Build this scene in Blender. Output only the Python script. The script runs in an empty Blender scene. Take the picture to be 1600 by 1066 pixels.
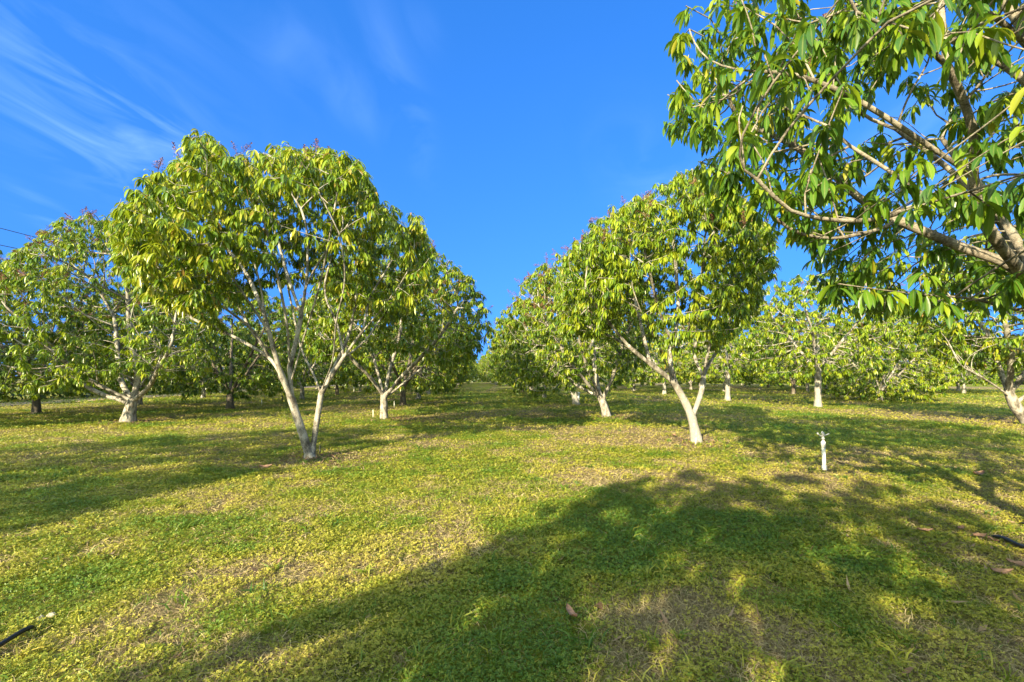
import bpy, math, random
import numpy as np
from mathutils import Vector

R = math.radians
SC = bpy.context.scene
COL = SC.collection

# ------------------------------------------------------------------ camera
F = 711.0            # focal length in photograph pixels (1600 wide)
HC = 1.5             # eye height, metres
cam_d = bpy.data.cameras.new("camera")
cam = bpy.data.objects.new("camera", cam_d)
COL.objects.link(cam)
cam.location = (0, 0, HC)
cam.rotation_euler = (R(90), 0, 0)
cam_d.sensor_width = 36.0
cam_d.lens = 16.0
cam_d.shift_y = 57.0 / 1600.0
cam_d.clip_start = 0.05
cam_d.clip_end = 6000
SC.camera = cam

# ------------------------------------------------------------------ light
SUN_EL = R(24)
SHADOW_AZ = R(29)                      # shadows run this far right of straight ahead
sun_dir = Vector((-math.sin(SHADOW_AZ) * math.cos(SUN_EL), -math.cos(SHADOW_AZ) * math.cos(SUN_EL), math.sin(SUN_EL)))
sun_d = bpy.data.lights.new("sun", 'SUN')
sun_d.energy = 5.0
sun_d.angle = R(0.5)
sun_d.color = (1.0, 0.86, 0.55)
sun = bpy.data.objects.new("sun", sun_d)
COL.objects.link(sun)
sun.rotation_euler = sun_dir.to_track_quat('Z', 'Y').to_euler()
sun.location = (0, 0, 30)

SC.view_settings.view_transform = 'Standard'
SC.view_settings.look = 'None'
SC.view_settings.gamma = 1
SC.view_settings.exposure = 1.62
SC.cycles.max_bounces = 6
SC.cycles.diffuse_bounces = 3
SC.cycles.glossy_bounces = 2
SC.cycles.transmission_bounces = 4

world = bpy.data.worlds.new("World")
SC.world = world
world.use_nodes = True
def build_world():
    nt = world.node_tree
    N, L = nt.nodes, nt.links
    N.clear()
    out = N.new('ShaderNodeOutputWorld')
    bg = N.new('ShaderNodeBackground')
    bg.inputs['Strength'].default_value = 0.15
    sky = N.new('ShaderNodeTexSky')
    sky.sky_type = 'NISHITA'
    sky.sun_disc = False
    sky.sun_elevation = SUN_EL
    sky.sun_rotation = math.atan2(sun_dir.x, sun_dir.y)
    sky.air_density = 1.0
    sky.dust_density = 0.0
    sky.ozone_density = 2.0
    hs = N.new('ShaderNodeHueSaturation')
    hs.inputs['Saturation'].default_value = 1.37
    hs.inputs['Value'].default_value = 1.0
    hs.inputs['Hue'].default_value = 0.514
    # look the sky up a little above each direction: the dry winter air shows no white band at the horizon
    tcs = N.new('ShaderNodeTexCoord')
    mps = N.new('ShaderNodeMapping')
    mps.inputs['Location'].default_value = (0, 0, 0.48)
    mps.inputs['Scale'].default_value = (1, 1, 0.72)
    L.new(tcs.outputs['Generated'], mps.inputs[0])
    nms = N.new('ShaderNodeVectorMath'); nms.operation = 'NORMALIZE'
    L.new(mps.outputs[0], nms.inputs[0])
    L.new(nms.outputs[0], sky.inputs['Vector'])
    L.new(sky.outputs[0], hs.inputs['Color'])
    # thin cirrus: noise on the plane of the cloud layer
    geo = N.new('ShaderNodeTexCoord')
    sep = N.new('ShaderNodeSeparateXYZ')
    L.new(geo.outputs['Generated'], sep.inputs[0])
    def math_(op, a, b=None, clamp=False):
        n = N.new('ShaderNodeMath'); n.operation = op; n.use_clamp = clamp
        for i, v in enumerate((a, b)):
            if v is None: continue
            if isinstance(v, (int, float)): n.inputs[i].default_value = v
            else: L.new(v, n.inputs[i])
        return n.outputs[0]
    zc = math_('MAXIMUM', sep.outputs['Z'], 0.02)
    px = math_('DIVIDE', sep.outputs['X'], zc)
    py = math_('DIVIDE', sep.outputs['Y'], zc)
    comb = N.new('ShaderNodeCombineXYZ')
    L.new(px, comb.inputs[0]); L.new(py, comb.inputs[1])
    def noise(scale, sx, sy, rot, detail=6, dist=0.6):
        m = N.new('ShaderNodeMapping')
        m.inputs['Rotation'].default_value[2] = rot
        m.inputs['Scale'].default_value = (sx, sy, 1)
        L.new(comb.outputs[0], m.inputs[0])
        t = N.new('ShaderNodeTexNoise')
        t.inputs['Scale'].default_value = scale
        t.inputs['Detail'].default_value = detail
        t.inputs['Distortion'].default_value = dist
        L.new(m.outputs[0], t.inputs['Vector'])
        return t.outputs[0]
    streak = noise(1.7, 1.9, 0.8, R(-24), 8, 1.0)
    def streak_mask(x0, y0, x1, y1, w, amt):
        dx, dy = x1 - x0, y1 - y0
        ln = math.hypot(dx, dy); ux, uy = dx / ln, dy / ln
        ax = math_('SUBTRACT', px, (x0 + x1) / 2); ay = math_('SUBTRACT', py, (y0 + y1) / 2)
        t = math_('ADD', math_('MULTIPLY', ax, ux), math_('MULTIPLY', ay, uy))
        s = math_('SUBTRACT', math_('MULTIPLY', ax, uy), math_('MULTIPLY', ay, ux))
        e = math_('ADD', math_('POWER', math_('ABSOLUTE', math_('DIVIDE', t, ln * 0.62)), 2.0),
                  math_('POWER', math_('ABSOLUTE', math_('DIVIDE', s, w)), 2.0))
        return math_('MULTIPLY', math_('EXPONENT', math_('MULTIPLY', e, -1.6)), amt)
    masks = [streak_mask(-1.25, 1.15, -1.95, 2.5, 0.42, 1.0), streak_mask(-0.72, 1.2, -0.55, 1.8, 0.18, 0.35),
             streak_mask(-0.36, 1.2, -0.42, 2.2, 0.09, 0.4), streak_mask(-0.26, 1.2, -0.24, 1.4, 0.05, 0.4),
             streak_mask(-1.0, 2.3, -1.5, 4.0, 0.3, 0.3), streak_mask(-2.6, 2.4, -3.2, 3.3, 0.12, 0.45),
             streak_mask(0.6, 2.0, 1.4, 3.4, 0.3, 0.45), streak_mask(1.5, 1.6, 2.4, 2.6, 0.35, 0.5)]
    tot = masks[0]
    for m in masks[1:]: tot = math_('MAXIMUM', tot, m)
    mr = N.new('ShaderNodeMapRange')
    mr.inputs['From Min'].default_value = 0.42; mr.inputs['From Max'].default_value = 0.74
    L.new(streak, mr.inputs['Value'])
    cl = math_('MULTIPLY', math_('MULTIPLY', tot, mr.outputs[0]), 0.22, clamp=True)
    mix = N.new('ShaderNodeMix'); mix.data_type = 'RGBA'
    L.new(cl, mix.inputs['Factor'])
    L.new(hs.outputs[0], mix.inputs['A'])
    mix.inputs['B'].default_value = (3.2, 4.6, 7.5, 1)
    # added to fill shade: unseen bright cloud on the sun's side, behind the viewer
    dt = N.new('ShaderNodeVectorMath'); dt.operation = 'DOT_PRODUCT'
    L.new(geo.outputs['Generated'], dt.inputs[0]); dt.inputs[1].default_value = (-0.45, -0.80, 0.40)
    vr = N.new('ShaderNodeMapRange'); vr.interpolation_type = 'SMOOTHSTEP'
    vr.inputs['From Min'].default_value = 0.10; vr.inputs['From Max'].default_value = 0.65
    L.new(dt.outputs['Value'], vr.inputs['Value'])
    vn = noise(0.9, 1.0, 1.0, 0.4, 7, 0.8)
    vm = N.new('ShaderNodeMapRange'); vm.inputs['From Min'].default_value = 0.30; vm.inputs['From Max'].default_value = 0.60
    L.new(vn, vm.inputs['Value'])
    fill_veil = math_('MULTIPLY', vr.outputs[0], math_('ADD', math_('MULTIPLY', vm.outputs[0], 0.45), 0.5), clamp=True)
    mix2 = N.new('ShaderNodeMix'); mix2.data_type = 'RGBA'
    L.new(fill_veil, mix2.inputs['Factor']); L.new(mix.outputs['Result'], mix2.inputs['A'])
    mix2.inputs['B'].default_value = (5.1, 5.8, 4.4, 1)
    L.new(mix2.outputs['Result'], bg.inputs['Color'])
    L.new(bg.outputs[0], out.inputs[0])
build_world()

# ------------------------------------------------------------------ helpers
def tag(o, label=None, cat=None, group=None, kind=None):
    if label: o['label'] = label
    if cat: o['category'] = cat
    if group: o['group'] = group
    if kind: o['kind'] = kind
    return o

def empty(name, loc, rz=0.0, s=1.0):
    o = bpy.data.objects.new(name, None)
    COL.objects.link(o)
    o.location = loc
    o.rotation_euler = (0, 0, rz)
    o.scale = (s, s, s)
    o.empty_display_size = 0.2
    return o

def mesh_np(name, V, quads=None, tris=None, attrs=None, smooth=True):
    me = bpy.data.meshes.new(name)
    V = np.asarray(V, dtype=np.float32)
    nq = 0 if quads is None else len(quads)
    nt = 0 if tris is None else len(tris)
    me.vertices.add(len(V))
    me.vertices.foreach_set('co', V.ravel())
    me.loops.add(nq * 4 + nt * 3)
    me.polygons.add(nq + nt)
    li = []
    st = []
    if nq:
        li.append(np.asarray(quads, dtype=np.int32).ravel()); st.append(np.arange(nq, dtype=np.int32) * 4)
    if nt:
        li.append(np.asarray(tris, dtype=np.int32).ravel()); st.append(nq * 4 + np.arange(nt, dtype=np.int32) * 3)
    me.loops.foreach_set('vertex_index', np.concatenate(li))
    me.polygons.foreach_set('loop_start', np.concatenate(st))
    me.polygons.foreach_set('use_smooth', np.full(nq + nt, smooth, dtype=bool))
    for k, a in (attrs or {}).items():
        at = me.attributes.new(k, 'FLOAT', 'POINT')
        at.data.foreach_set('value', np.asarray(a, dtype=np.float32))
    me.update(calc_edges=True)
    return me

def link(name, me, mat=None, parent=None, loc=None):
    o = bpy.data.objects.new(name, me)
    COL.objects.link(o)
    if mat is not None and not me.materials: me.materials.append(mat)
    if parent is not None: o.parent = parent
    if loc is not None: o.location = loc
    return o

def ground_at(px, py):
    """ground point seen at photo pixel (px, py)"""
    z = HC * F / (py - 590.0)
    return np.array([(px - 800.0) / F * z, z, 0.0])

def pt(px, py, z):
    return np.array([(px - 800.0) / F * z, z, HC - (py - 590.0) / F * z])

def nrm(v):
    return v / (np.linalg.norm(v, axis=-1, keepdims=True) + 1e-9)

def vnoise(x, y, seed=0):
    xi = np.floor(x).astype(np.int64); yi = np.floor(y).astype(np.int64)
    fx = x - xi; fy = y - yi
    fx = fx * fx * (3 - 2 * fx); fy = fy * fy * (3 - 2 * fy)
    def h(a, b):
        n = (a * 374761393 + b * 668265263 + seed * 974711) & 0xffffffff
        n = ((n ^ (n >> 13)) * 1274126177) & 0xffffffff
        return ((n ^ (n >> 16)) & 0xffff) / 65535.0
    return (h(xi, yi) * (1 - fx) + h(xi + 1, yi) * fx) * (1 - fy) + (h(xi, yi + 1) * (1 - fx) + h(xi + 1, yi + 1) * fx) * fy

def fbm(x, y, seed=0, octv=4):
    s = 0; a = 0.5; t = 0
    for k in range(octv):
        s = s + a * vnoise(x * 2 ** k + 13.1 * k, y * 2 ** k + 7.7 * k, seed + k); t += a; a *= 0.55
    return s / t

def hgt(x, y):
    return (fbm(x * 0.5, y * 0.5, 3, 3) - 0.5) * 0.06 + (fbm(x * 3.0, y * 3.0, 5, 2) - 0.5) * 0.018

# ------------------------------------------------------------------ materials
def mat_new(name):
    m = bpy.data.materials.new(name)
    m.use_nodes = True
    nt = m.node_tree
    nt.nodes.clear()
    out = nt.nodes.new('ShaderNodeOutputMaterial')
    b = nt.nodes.new('ShaderNodeBsdfPrincipled')
    nt.links.new(b.outputs[0], out.inputs['Surface'])
    return m, nt, b, out

def ramp(nt, stops, fac):
    r = nt.nodes.new('ShaderNodeValToRGB')
    el = r.color_ramp.elements
    while len(el) < len(stops): el.new(0.5)
    for e, (p, c) in zip(el, stops):
        e.position = p; e.color = (*c, 1)
    nt.links.new(fac, r.inputs['Fac'])
    return r.outputs['Color']

def attr(nt, name):
    a = nt.nodes.new('ShaderNodeAttribute'); a.attribute_name = name
    return a.outputs['Fac']

def mixc(nt, fac, a, b):
    n = nt.nodes.new('ShaderNodeMix'); n.data_type = 'RGBA'
    for s, v in (('Factor', fac), ('A', a), ('B', b)):
        if isinstance(v, (int, float)): n.inputs[s].default_value = v
        elif isinstance(v, tuple): n.inputs[s].default_value = (*v, 1)
        else: nt.links.new(v, n.inputs[s])
    return n.outputs['Result']

def nmath(nt, op, a, b=0.0, clamp=False):
    n = nt.nodes.new('ShaderNodeMath'); n.operation = op; n.use_clamp = clamp
    for i, v in enumerate((a, b)):
        if isinstance(v, (int, float)): n.inputs[i].default_value = v
        else: nt.links.new(v, n.inputs[i])
    return n.outputs[0]

def tex_noise(nt, scale, detail=5, coord='Object', stretch=(1, 1, 1), rough=0.6):
    tc = nt.nodes.new('ShaderNodeTexCoord')
    mp = nt.nodes.new('ShaderNodeMapping')
    mp.inputs['Scale'].default_value = stretch
    nt.links.new(tc.outputs[coord], mp.inputs[0])
    t = nt.nodes.new('ShaderNodeTexNoise')
    t.inputs['Scale'].default_value = scale; t.inputs['Detail'].default_value = detail
    t.inputs['Roughness'].default_value = rough
    nt.links.new(mp.outputs[0], t.inputs['Vector'])
    return t.outputs[0]

def leaf_material(name, stops, rough=0.31, trans=0.32, tcol=(0.36, 0.46, 0.02), vary=0.0):
    m, nt, b, out = mat_new(name)
    t = attr(nt, 'tint')
    if vary:
        oi = nt.nodes.new('ShaderNodeObjectInfo')
        t = nmath(nt, 'ADD', t, nmath(nt, 'MULTIPLY', nmath(nt, 'SUBTRACT', oi.outputs['Random'], 0.5), vary), clamp=True)
    c = ramp(nt, stops, t)
    rib = nmath(nt, 'POWER', attr(nt, 'rib'), 9.0)
    c2 = mixc(nt, nmath(nt, 'MULTIPLY', rib, 0.55), c, (0.30, 0.32, 0.08))
    nt.links.new(c2, b.inputs['Base Color'])
    b.inputs['Roughness'].default_value = rough
    b.inputs['Specular IOR Level'].default_value = 0.5
    tr = nt.nodes.new('ShaderNodeBsdfTranslucent')
    tc = mixc(nt, 0.5, c, tcol)
    nt.links.new(tc, tr.inputs['Color'])
    ms = nt.nodes.new('ShaderNodeMixShader')
    ms.inputs[0].default_value = trans
    nt.links.new(b.outputs[0], ms.inputs[1]); nt.links.new(tr.outputs[0], ms.inputs[2])
    nt.links.new(ms.outputs[0], out.inputs['Surface'])
    return m

LEAF_STOPS = [(0.0, (0.035, 0.090, 0.012)), (0.30, (0.080, 0.165, 0.010)), (0.58, (0.185, 0.275, 0.011)),
              (0.85, (0.300, 0.345, 0.016)), (0.95, (0.32, 0.26, 0.026)), (1.0, (0.30, 0.16, 0.05))]
M_LEAF = leaf_material("mango_leaf", LEAF_STOPS, vary=0.10)
M_LEAF_NEAR = leaf_material("mango_leaf_dark", [(0.0, (0.025, 0.085, 0.012)), (0.45, (0.070, 0.165, 0.012)), (0.75, (0.16, 0.265, 0.012)),
              (0.90, (0.24, 0.31, 0.016)), (1.0, (0.36, 0.27, 0.025))], rough=0.30, trans=0.36)
M_HEDGE = leaf_material("hedge_leaf", [(0.0, (0.012, 0.03, 0.008)), (0.6, (0.035, 0.07, 0.012)), (1.0, (0.08, 0.12, 0.02))], trans=0.2)
M_COVER = leaf_material("ground_cover_leaf", [(0.0, (0.035, 0.11, 0.012)), (0.30, (0.11, 0.20, 0.014)), (0.58, (0.33, 0.32, 0.03)),
              (0.85, (0.44, 0.39, 0.075)), (1.0, (0.48, 0.35, 0.10))], rough=0.5, trans=0.3, tcol=(0.34, 0.36, 0.03))

def simple(name, col, rough=0.6, nscale=30, namt=0.25, bump=0.0, metal=0.0):
    m, nt, b, out = mat_new(name)
    n = tex_noise(nt, nscale)
    dark = tuple(c * (1 - namt) for c in col); lite = tuple(min(1, c * (1 + namt)) for c in col)
    c = ramp(nt, [(0.3, dark), (0.7, lite)], n)
    nt.links.new(c, b.inputs['Base Color'])
    b.inputs['Roughness'].default_value = rough
    b.inputs['Metallic'].default_value = metal
    if bump:
        bp = nt.nodes.new('ShaderNodeBump'); bp.inputs['Strength'].default_value = bump; bp.inputs['Distance'].default_value = 0.01
        nt.links.new(n, bp.inputs['Height']); nt.links.new(bp.outputs[0], b.inputs['Normal'])
    return m

def bark(name, stops, white=None):
    m, nt, b, out = mat_new(name)
    n1 = tex_noise(nt, 9, 8, stretch=(1, 1, 0.45))
    n2 = tex_noise(nt, 48, 6, stretch=(1, 1, 2.2), rough=0.75)
    n3 = tex_noise(nt, 5.0, 6, rough=0.7)
    f = nmath(nt, 'ADD', nmath(nt, 'MULTIPLY', n1, 0.55), nmath(nt, 'MULTIPLY', n2, 0.45))
    c = ramp(nt, stops, f)
    lich = nmath(nt, 'MULTIPLY', nmath(nt, 'SUBTRACT', n3, 0.52), 6.0, clamp=True)
    c = mixc(nt, nmath(nt, 'MULTIPLY', lich, 0.55), c, (0.27, 0.25, 0.205))
    if white:
        tc = nt.nodes.new('ShaderNodeTexCoord'); sp = nt.nodes.new('ShaderNodeSeparateXYZ')
        nt.links.new(tc.outputs['Object'], sp.inputs[0])
        zz = nmath(nt, 'ADD', sp.outputs['Z'], nmath(nt, 'MULTIPLY', n1, 0.7))
        w = nmath(nt, 'MULTIPLY', nmath(nt, 'SUBTRACT', white + 0.35, zz), 5.0, clamp=True)
        worn = nmath(nt, 'MULTIPLY', nmath(nt, 'SUBTRACT', 0.525, f), 14.0, clamp=True)
        c = mixc(nt, nmath(nt, 'MULTIPLY', nmath(nt, 'MULTIPLY', w, worn), 0.85), c, ramp(nt, [(0.39, (0.13, 0.115, 0.10)), (0.47, (0.36, 0.345, 0.315)), (0.56, (0.56, 0.54, 0.50))], n2))
    nt.links.new(c, b.inputs['Base Color'])
    b.inputs['Roughness'].default_value = 0.85
    bp = nt.nodes.new('ShaderNodeBump'); bp.inputs['Strength'].default_value = 0.7; bp.inputs['Distance'].default_value = 0.02
    nt.links.new(f, bp.inputs['Height']); nt.links.new(bp.outputs[0], b.inputs['Normal'])
    return m
BK = [(0.41, (0.05, 0.042, 0.034)), (0.48, (0.19, 0.168, 0.142)), (0.55, (0.41, 0.38, 0.34))]
M_BARK = bark("pale_bark", BK)
M_BARK_W = bark("whitewashed_bark", BK, white=1.25)
M_BARK_B = bark("brown_bark", [(0.41, (0.045, 0.035, 0.026)), (0.48, (0.16, 0.135, 0.105)), (0.57, (0.32, 0.28, 0.225))])
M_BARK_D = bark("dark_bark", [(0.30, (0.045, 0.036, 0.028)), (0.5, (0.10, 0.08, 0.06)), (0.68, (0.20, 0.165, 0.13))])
M_BLOOM = simple("mango_flower", (0.17, 0.075, 0.042), 0.85, 40, 0.35)
M_DRY = leaf_material("dry_grass_blade", [(0.0, (0.13, 0.095, 0.05)), (0.5, (0.32, 0.25, 0.13)), (1.0, (0.52, 0.44, 0.25))], rough=0.7, trans=0.2, tcol=(0.4, 0.33, 0.18))
M_FALLEN = simple("dry_leaf", (0.24, 0.135, 0.088), 0.6, 45, 0.4)
M_WHITE = simple("white_pvc", (0.78, 0.77, 0.73), 0.4, 20, 0.06)
M_GREY = simple("grey_plastic", (0.45, 0.45, 0.46), 0.45, 30, 0.15)
M_BLACK = simple("black_poly", (0.012, 0.012, 0.013), 0.45, 30, 0.2)
M_STONE = simple("limestone", (0.42, 0.37, 0.29), 0.9, 22, 0.3, bump=0.6)
M_TWIG = simple("dry_twig", (0.20, 0.16, 0.12), 0.9, 40, 0.3)
M_WIRE = simple("wire", (0.02, 0.02, 0.025), 0.6, 5, 0.1)

# ------------------------------------------------------------------ tree builder
def resample(poly, step):
    P = [np.asarray(p, float) for p in poly]
    P = [2 * P[0] - P[1]] + P + [2 * P[-1] - P[-2]]
    out = []
    for i in range(1, len(P) - 2):
        n = max(2, int(np.linalg.norm(P[i + 1] - P[i]) / step + 0.5))
        for k in range(n):
            t = k / n
            out.append(0.5 * ((2 * P[i]) + (-P[i - 1] + P[i + 1]) * t + (2 * P[i - 1] - 5 * P[i] + 4 * P[i + 1] - P[i + 2]) * t * t
                       + (-P[i - 1] + 3 * P[i] - 3 * P[i + 1] + P[i + 2]) * t ** 3))
    out.append(P[-2])
    return out

def grow(polys, A, step=0.2, kill=0.24, iters=90, jitter=0.12, rng=None):
    """space colonisation from hand laid limbs to the attractors A; returns node positions, parents"""
    pos = []; par = []
    for k, poly in enumerate(polys):
        pts = resample(poly, step)
        if k == 0:
            last = -1; start = 0
        else:
            d = np.linalg.norm(np.array(pos) - pts[0], axis=1)
            last = int(np.argmin(d)); start = 1
        for p in pts[start:]:
            pos.append(p); par.append(last); last = len(pos) - 1
    pos = [np.asarray(p) for p in pos]
    X = np.array(pos)
    pa = list(par)
    A = A.copy()
    D = np.linalg.norm(A[:, None, :] - X[None], axis=2)
    ni = D.argmin(1); nd = D.min(1)
    trunk_lock = X[:, 2] < 0.9
    for it in range(iters):
        keep = nd > kill
        A = A[keep]; ni = ni[keep]; nd = nd[keep]
        if len(A) == 0: break
        act = nd < (7.0 if it < 40 else 2.2)
        if not act.any(): break
        dirs = nrm(A[act] - X[ni[act]])
        idx = ni[act]
        u, inv = np.unique(idx, return_inverse=True)
        S = np.zeros((len(u), 3))
        np.add.at(S, inv, dirs)
        S = nrm(S) + rng.normal(0, jitter, S.shape) + np.array([0, 0, 0.06])
        # keep some of the mother direction so limbs stay smooth
        pd = np.array([X[i] - X[pa[i]] if pa[i] >= 0 else np.array([0, 0, 1.0]) for i in u])
        S = nrm(nrm(S) + 0.55 * nrm(pd))
        new = X[u] + S * step
        base = len(X)
        X = np.vstack([X, new]); pa += [int(i) for i in u]
        D = np.linalg.norm(A[:, None, :] - new[None], axis=2)
        j = D.argmin(1); dj = D[np.arange(len(A)), j]
        b = dj < nd
        # attractors that get no closer are dropped after a while
        ni[b] = base + j[b]; nd[b] = dj[b]
        if it > 10:
            lost = act & ~b & (rng.random(len(A)) < 0.25)
            A = A[~lost]; ni = ni[~lost]; nd = nd[~lost]
            if len(A) == 0: break
    return X, np.array(pa)

def tree_mesh(name, X, pa, r0, rtip=0.0055, sides=7, expo=2.35, flare=0.25, rng=None):
    n = len(X)
    kids = [[] for _ in range(n)]
    for i, p in enumerate(pa):
        if p >= 0: kids[p].append(i)
    # smooth the skeleton a little
    for _ in range(2):
        Y = X.copy()
        for i in range(n):
            if pa[i] >= 0 and len(kids[i]) == 1:
                Y[i] = 0.5 * X[i] + 0.25 * (X[pa[i]] + X[kids[i][0]])
        X = Y
    r = np.zeros(n); w = np.zeros(n)
    for i in range(n - 1, -1, -1):
        w[i] = rtip ** expo if not kids[i] else sum(w[c] for c in kids[i]) + (rtip * 0.35) ** expo
        r[i] = w[i] ** (1 / expo)
    r = np.maximum(rtip, r0 * (w / w[0]) ** 0.47)
    r = r * (1 + flare * np.exp(-np.maximum(X[:, 2], 0) / 0.16))
    r = r * (1 + rng.normal(0, 0.05, n))
    d = np.zeros((n, 3)); u = np.zeros((n, 3))
    main = np.full(n, -1)
    for i in range(n):
        if kids[i]: main[i] = max(kids[i], key=lambda c: w[c])
    for i in range(n):
        p = pa[i]
        a = X[i] - X[p] if p >= 0 else np.array([0, 0, 1.0])
        b = X[main[i]] - X[i] if main[i] >= 0 else a
        t = a / (np.linalg.norm(a) + 1e-9) + b / (np.linalg.norm(b) + 1e-9)
        d[i] = t / (np.linalg.norm(t) + 1e-9)
        q = u[p] if p >= 0 else np.array([1.0, 0, 0])
        q = q - d[i] * q.dot(d[i])
        l = np.linalg.norm(q)
        if l < 1e-3:
            q = np.cross(d[i], [0.3, 0.9, 0.2]); l = np.linalg.norm(q)
        u[i] = q / l
    v = np.cross(d, u)
    ang = np.arange(sides) * 2 * math.pi / sides
    ca, sa = np.cos(ang), np.sin(ang)
    def rings(idx, rad, ctr):
        return ctr[:, None, :] + rad[:, None, None] * (u[idx][:, None, :] * ca[None, :, None] + v[idx][:, None, :] * sa[None, :, None])
    V1 = rings(np.arange(n), r, X)
    side = np.array([i for i in range(n) if pa[i] >= 0 and main[pa[i]] != i], dtype=int)
    VV = [V1.reshape(-1, 3)]
    ringof = np.full(n, -1)
    for i in range(n):
        if pa[i] >= 0: ringof[i] = pa[i]
    if len(side):
        VV.append(rings(side, r[side] * 1.12, X[pa[side]]).reshape(-1, 3))
        ringof[side] = n + np.arange(len(side))
    has = np.where(pa >= 0)[0]
    a0 = ringof[has][:, None] * sides; b0 = has[:, None] * sides
    k0 = np.arange(sides)[None]; k1 = (np.arange(sides)[None] + 1) % sides
    Q = np.stack([a0 + k0, a0 + k1, b0 + k1, b0 + k0], axis=2).reshape(-1, 4)
    me = mesh_np(name, np.vstack(VV), quads=Q)
    return me, X, r, d, kids

def leaf_mesh(name, base, axis, rng, n_per=11, L=(0.15, 0.25), W=0.24, stations=4, droop=1.1, yellow=0.06, bias=0.0, out=None):
    """rosettes of drooping lance shaped leaves"""
    m = len(base)
    cnt = rng.integers(int(n_per * 0.65), int(n_per * 1.35) + 1, m)
    ros = np.repeat(np.arange(m), cnt)
    k = len(ros)
    ax = nrm(axis + np.array([0, 0, 0.25]))[ros]
    ref = nrm(np.cross(ax, nrm(rng.normal(size=(m, 3)))[ros]))
    bi = np.cross(ax, ref)
    phi = rng.random(k) * 2 * math.pi
    rad = ref * np.cos(phi)[:, None] + bi * np.sin(phi)[:, None]
    up = rng.uniform(-0.25, 0.85, k)[:, None]
    d = nrm(rad + ax * up)
    org = base[ros] - ax * rng.uniform(0, 0.11, k)[:, None]
    ln = rng.uniform(L[0], L[1], k)
    wd = ln * W * rng.uniform(0.85, 1.15, k)
    dr = droop * rng.uniform(0.6, 1.5, k)
    ts = np.linspace(0, 1, stations)
    prof = np.interp(ts, [0, 0.12, 0.35, 0.6, 0.85, 1.0], [0.10, 0.45, 0.95, 1.0, 0.55, 0.02])
    roll = rng.normal(0, 0.5, k)[:, None]
    cur = org.copy()
    P = []
    seg = ln / (stations - 1)
    for s, t in enumerate(ts):
        dd = nrm(d + np.array([0, 0, -1.0]) * (dr * (0.15 + 1.7 * t))[:, None])
        if s > 0: cur = cur + dd * seg[:, None]
        sd = nrm(np.cross(dd, np.array([0, 0, 1.0])) + 1e-4 * rad)
        nn = np.cross(sd, dd)
        sd = nrm(sd + nn * roll); nn = np.cross(sd, dd)
        h = (wd * prof[s] * 0.5)[:, None]
        P.append(np.stack([cur - sd * h + nn * h * 0.35, cur, cur + sd * h + nn * h * 0.35], axis=1))
    V = np.stack(P, axis=1)                       # k, stations, 3, 3
    b0 = (np.arange(k) * stations * 3)[:, None]
    q = []
    for s in range(stations - 1):
        for e in (0, 1):
            q.append([s * 3 + e, s * 3 + e + 1, (s + 1) * 3 + e + 1, (s + 1) * 3 + e])
    Q = (b0[:, :, None] + np.array(q)[None]).reshape(-1, 4)
    rt = rng.normal(0, 0.19, m)[ros]
    tint = np.clip(0.45 + bias + rt + rng.normal(0, 0.16, k), 0, 0.87)
    old = rng.random(k) < yellow
    tint = np.where(old, rng.uniform(0.86, 0.97, k), tint)
    tint = np.repeat(tint, stations * 3)
    rib = np.tile(np.array([0, 1.0, 0]), k * stations)
    return mesh_np(name, V.reshape(-1, 3), quads=Q, attrs={'tint': tint, 'rib': rib}), k

def bloom_mesh(name, base, axis, rng, size=0.25):
    """upright branched flower panicles: a stalk, side stalks and many small buds"""
    VV = []; QQ = []; off = 0
    m = len(base)
    nb = 64
    for i in range(m):
        ax = nrm(axis[i] + np.array([0, 0, 0.55]) + rng.normal(0, 0.35, 3))
        h = size * rng.uniform(0.7, 1.3)
        a = nrm(np.cross(ax, [0.4, 0.7, 0.2])); b = np.cross(ax, a)
        t = rng.random(nb) ** 0.8
        ph = rng.random(nb) * 6.283
        rr = h * 0.46 * (1 - t) ** 0.8 * rng.uniform(0.25, 1.0, nb) + 0.006
        C = base[i] + ax * (h * (0.12 + 0.88 * t))[:, None] + (a * np.cos(ph)[:, None] + b * np.sin(ph)[:, None]) * rr[:, None]
        S = base[i] + ax * (h * (0.06 + 0.85 * t))[:, None]
        s = rng.uniform(0.006, 0.012, nb)[:, None]
        e1 = nrm(rng.normal(size=(nb, 3))); e2 = nrm(np.cross(e1, rng.normal(size=(nb, 3))))
        q = np.stack([C + e1 * s, C + e2 * s, C - e1 * s, C - e2 * s], axis=1).reshape(-1, 3)
        VV.append(q); QQ.append(off + np.arange(nb * 4).reshape(-1, 4)); off += nb * 4
        # side stalks as thin strips
        w = np.cross(nrm(C - S), ax) * 0.0022 + 0.0012
        q = np.stack([S - w, S + w, C + w * 0.6, C - w * 0.6], axis=1).reshape(-1, 3)
        VV.append(q); QQ.append(off + np.arange(nb * 4).reshape(-1, 4)); off += nb * 4
        p0 = base[i]; p1 = base[i] + ax * h
        q = np.array([p0 - a * .004, p0 + a * .004, p1 + a * .002, p1 - a * .002, p0 - b * .004, p0 + b * .004, p1 + b * .002, p1 - b * .002])
        VV.append(q); QQ.append(off + np.arange(8).reshape(-1, 4)); off += 8
    return mesh_np(name, np.vstack(VV), quads=np.vstack(QQ), smooth=False)

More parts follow.
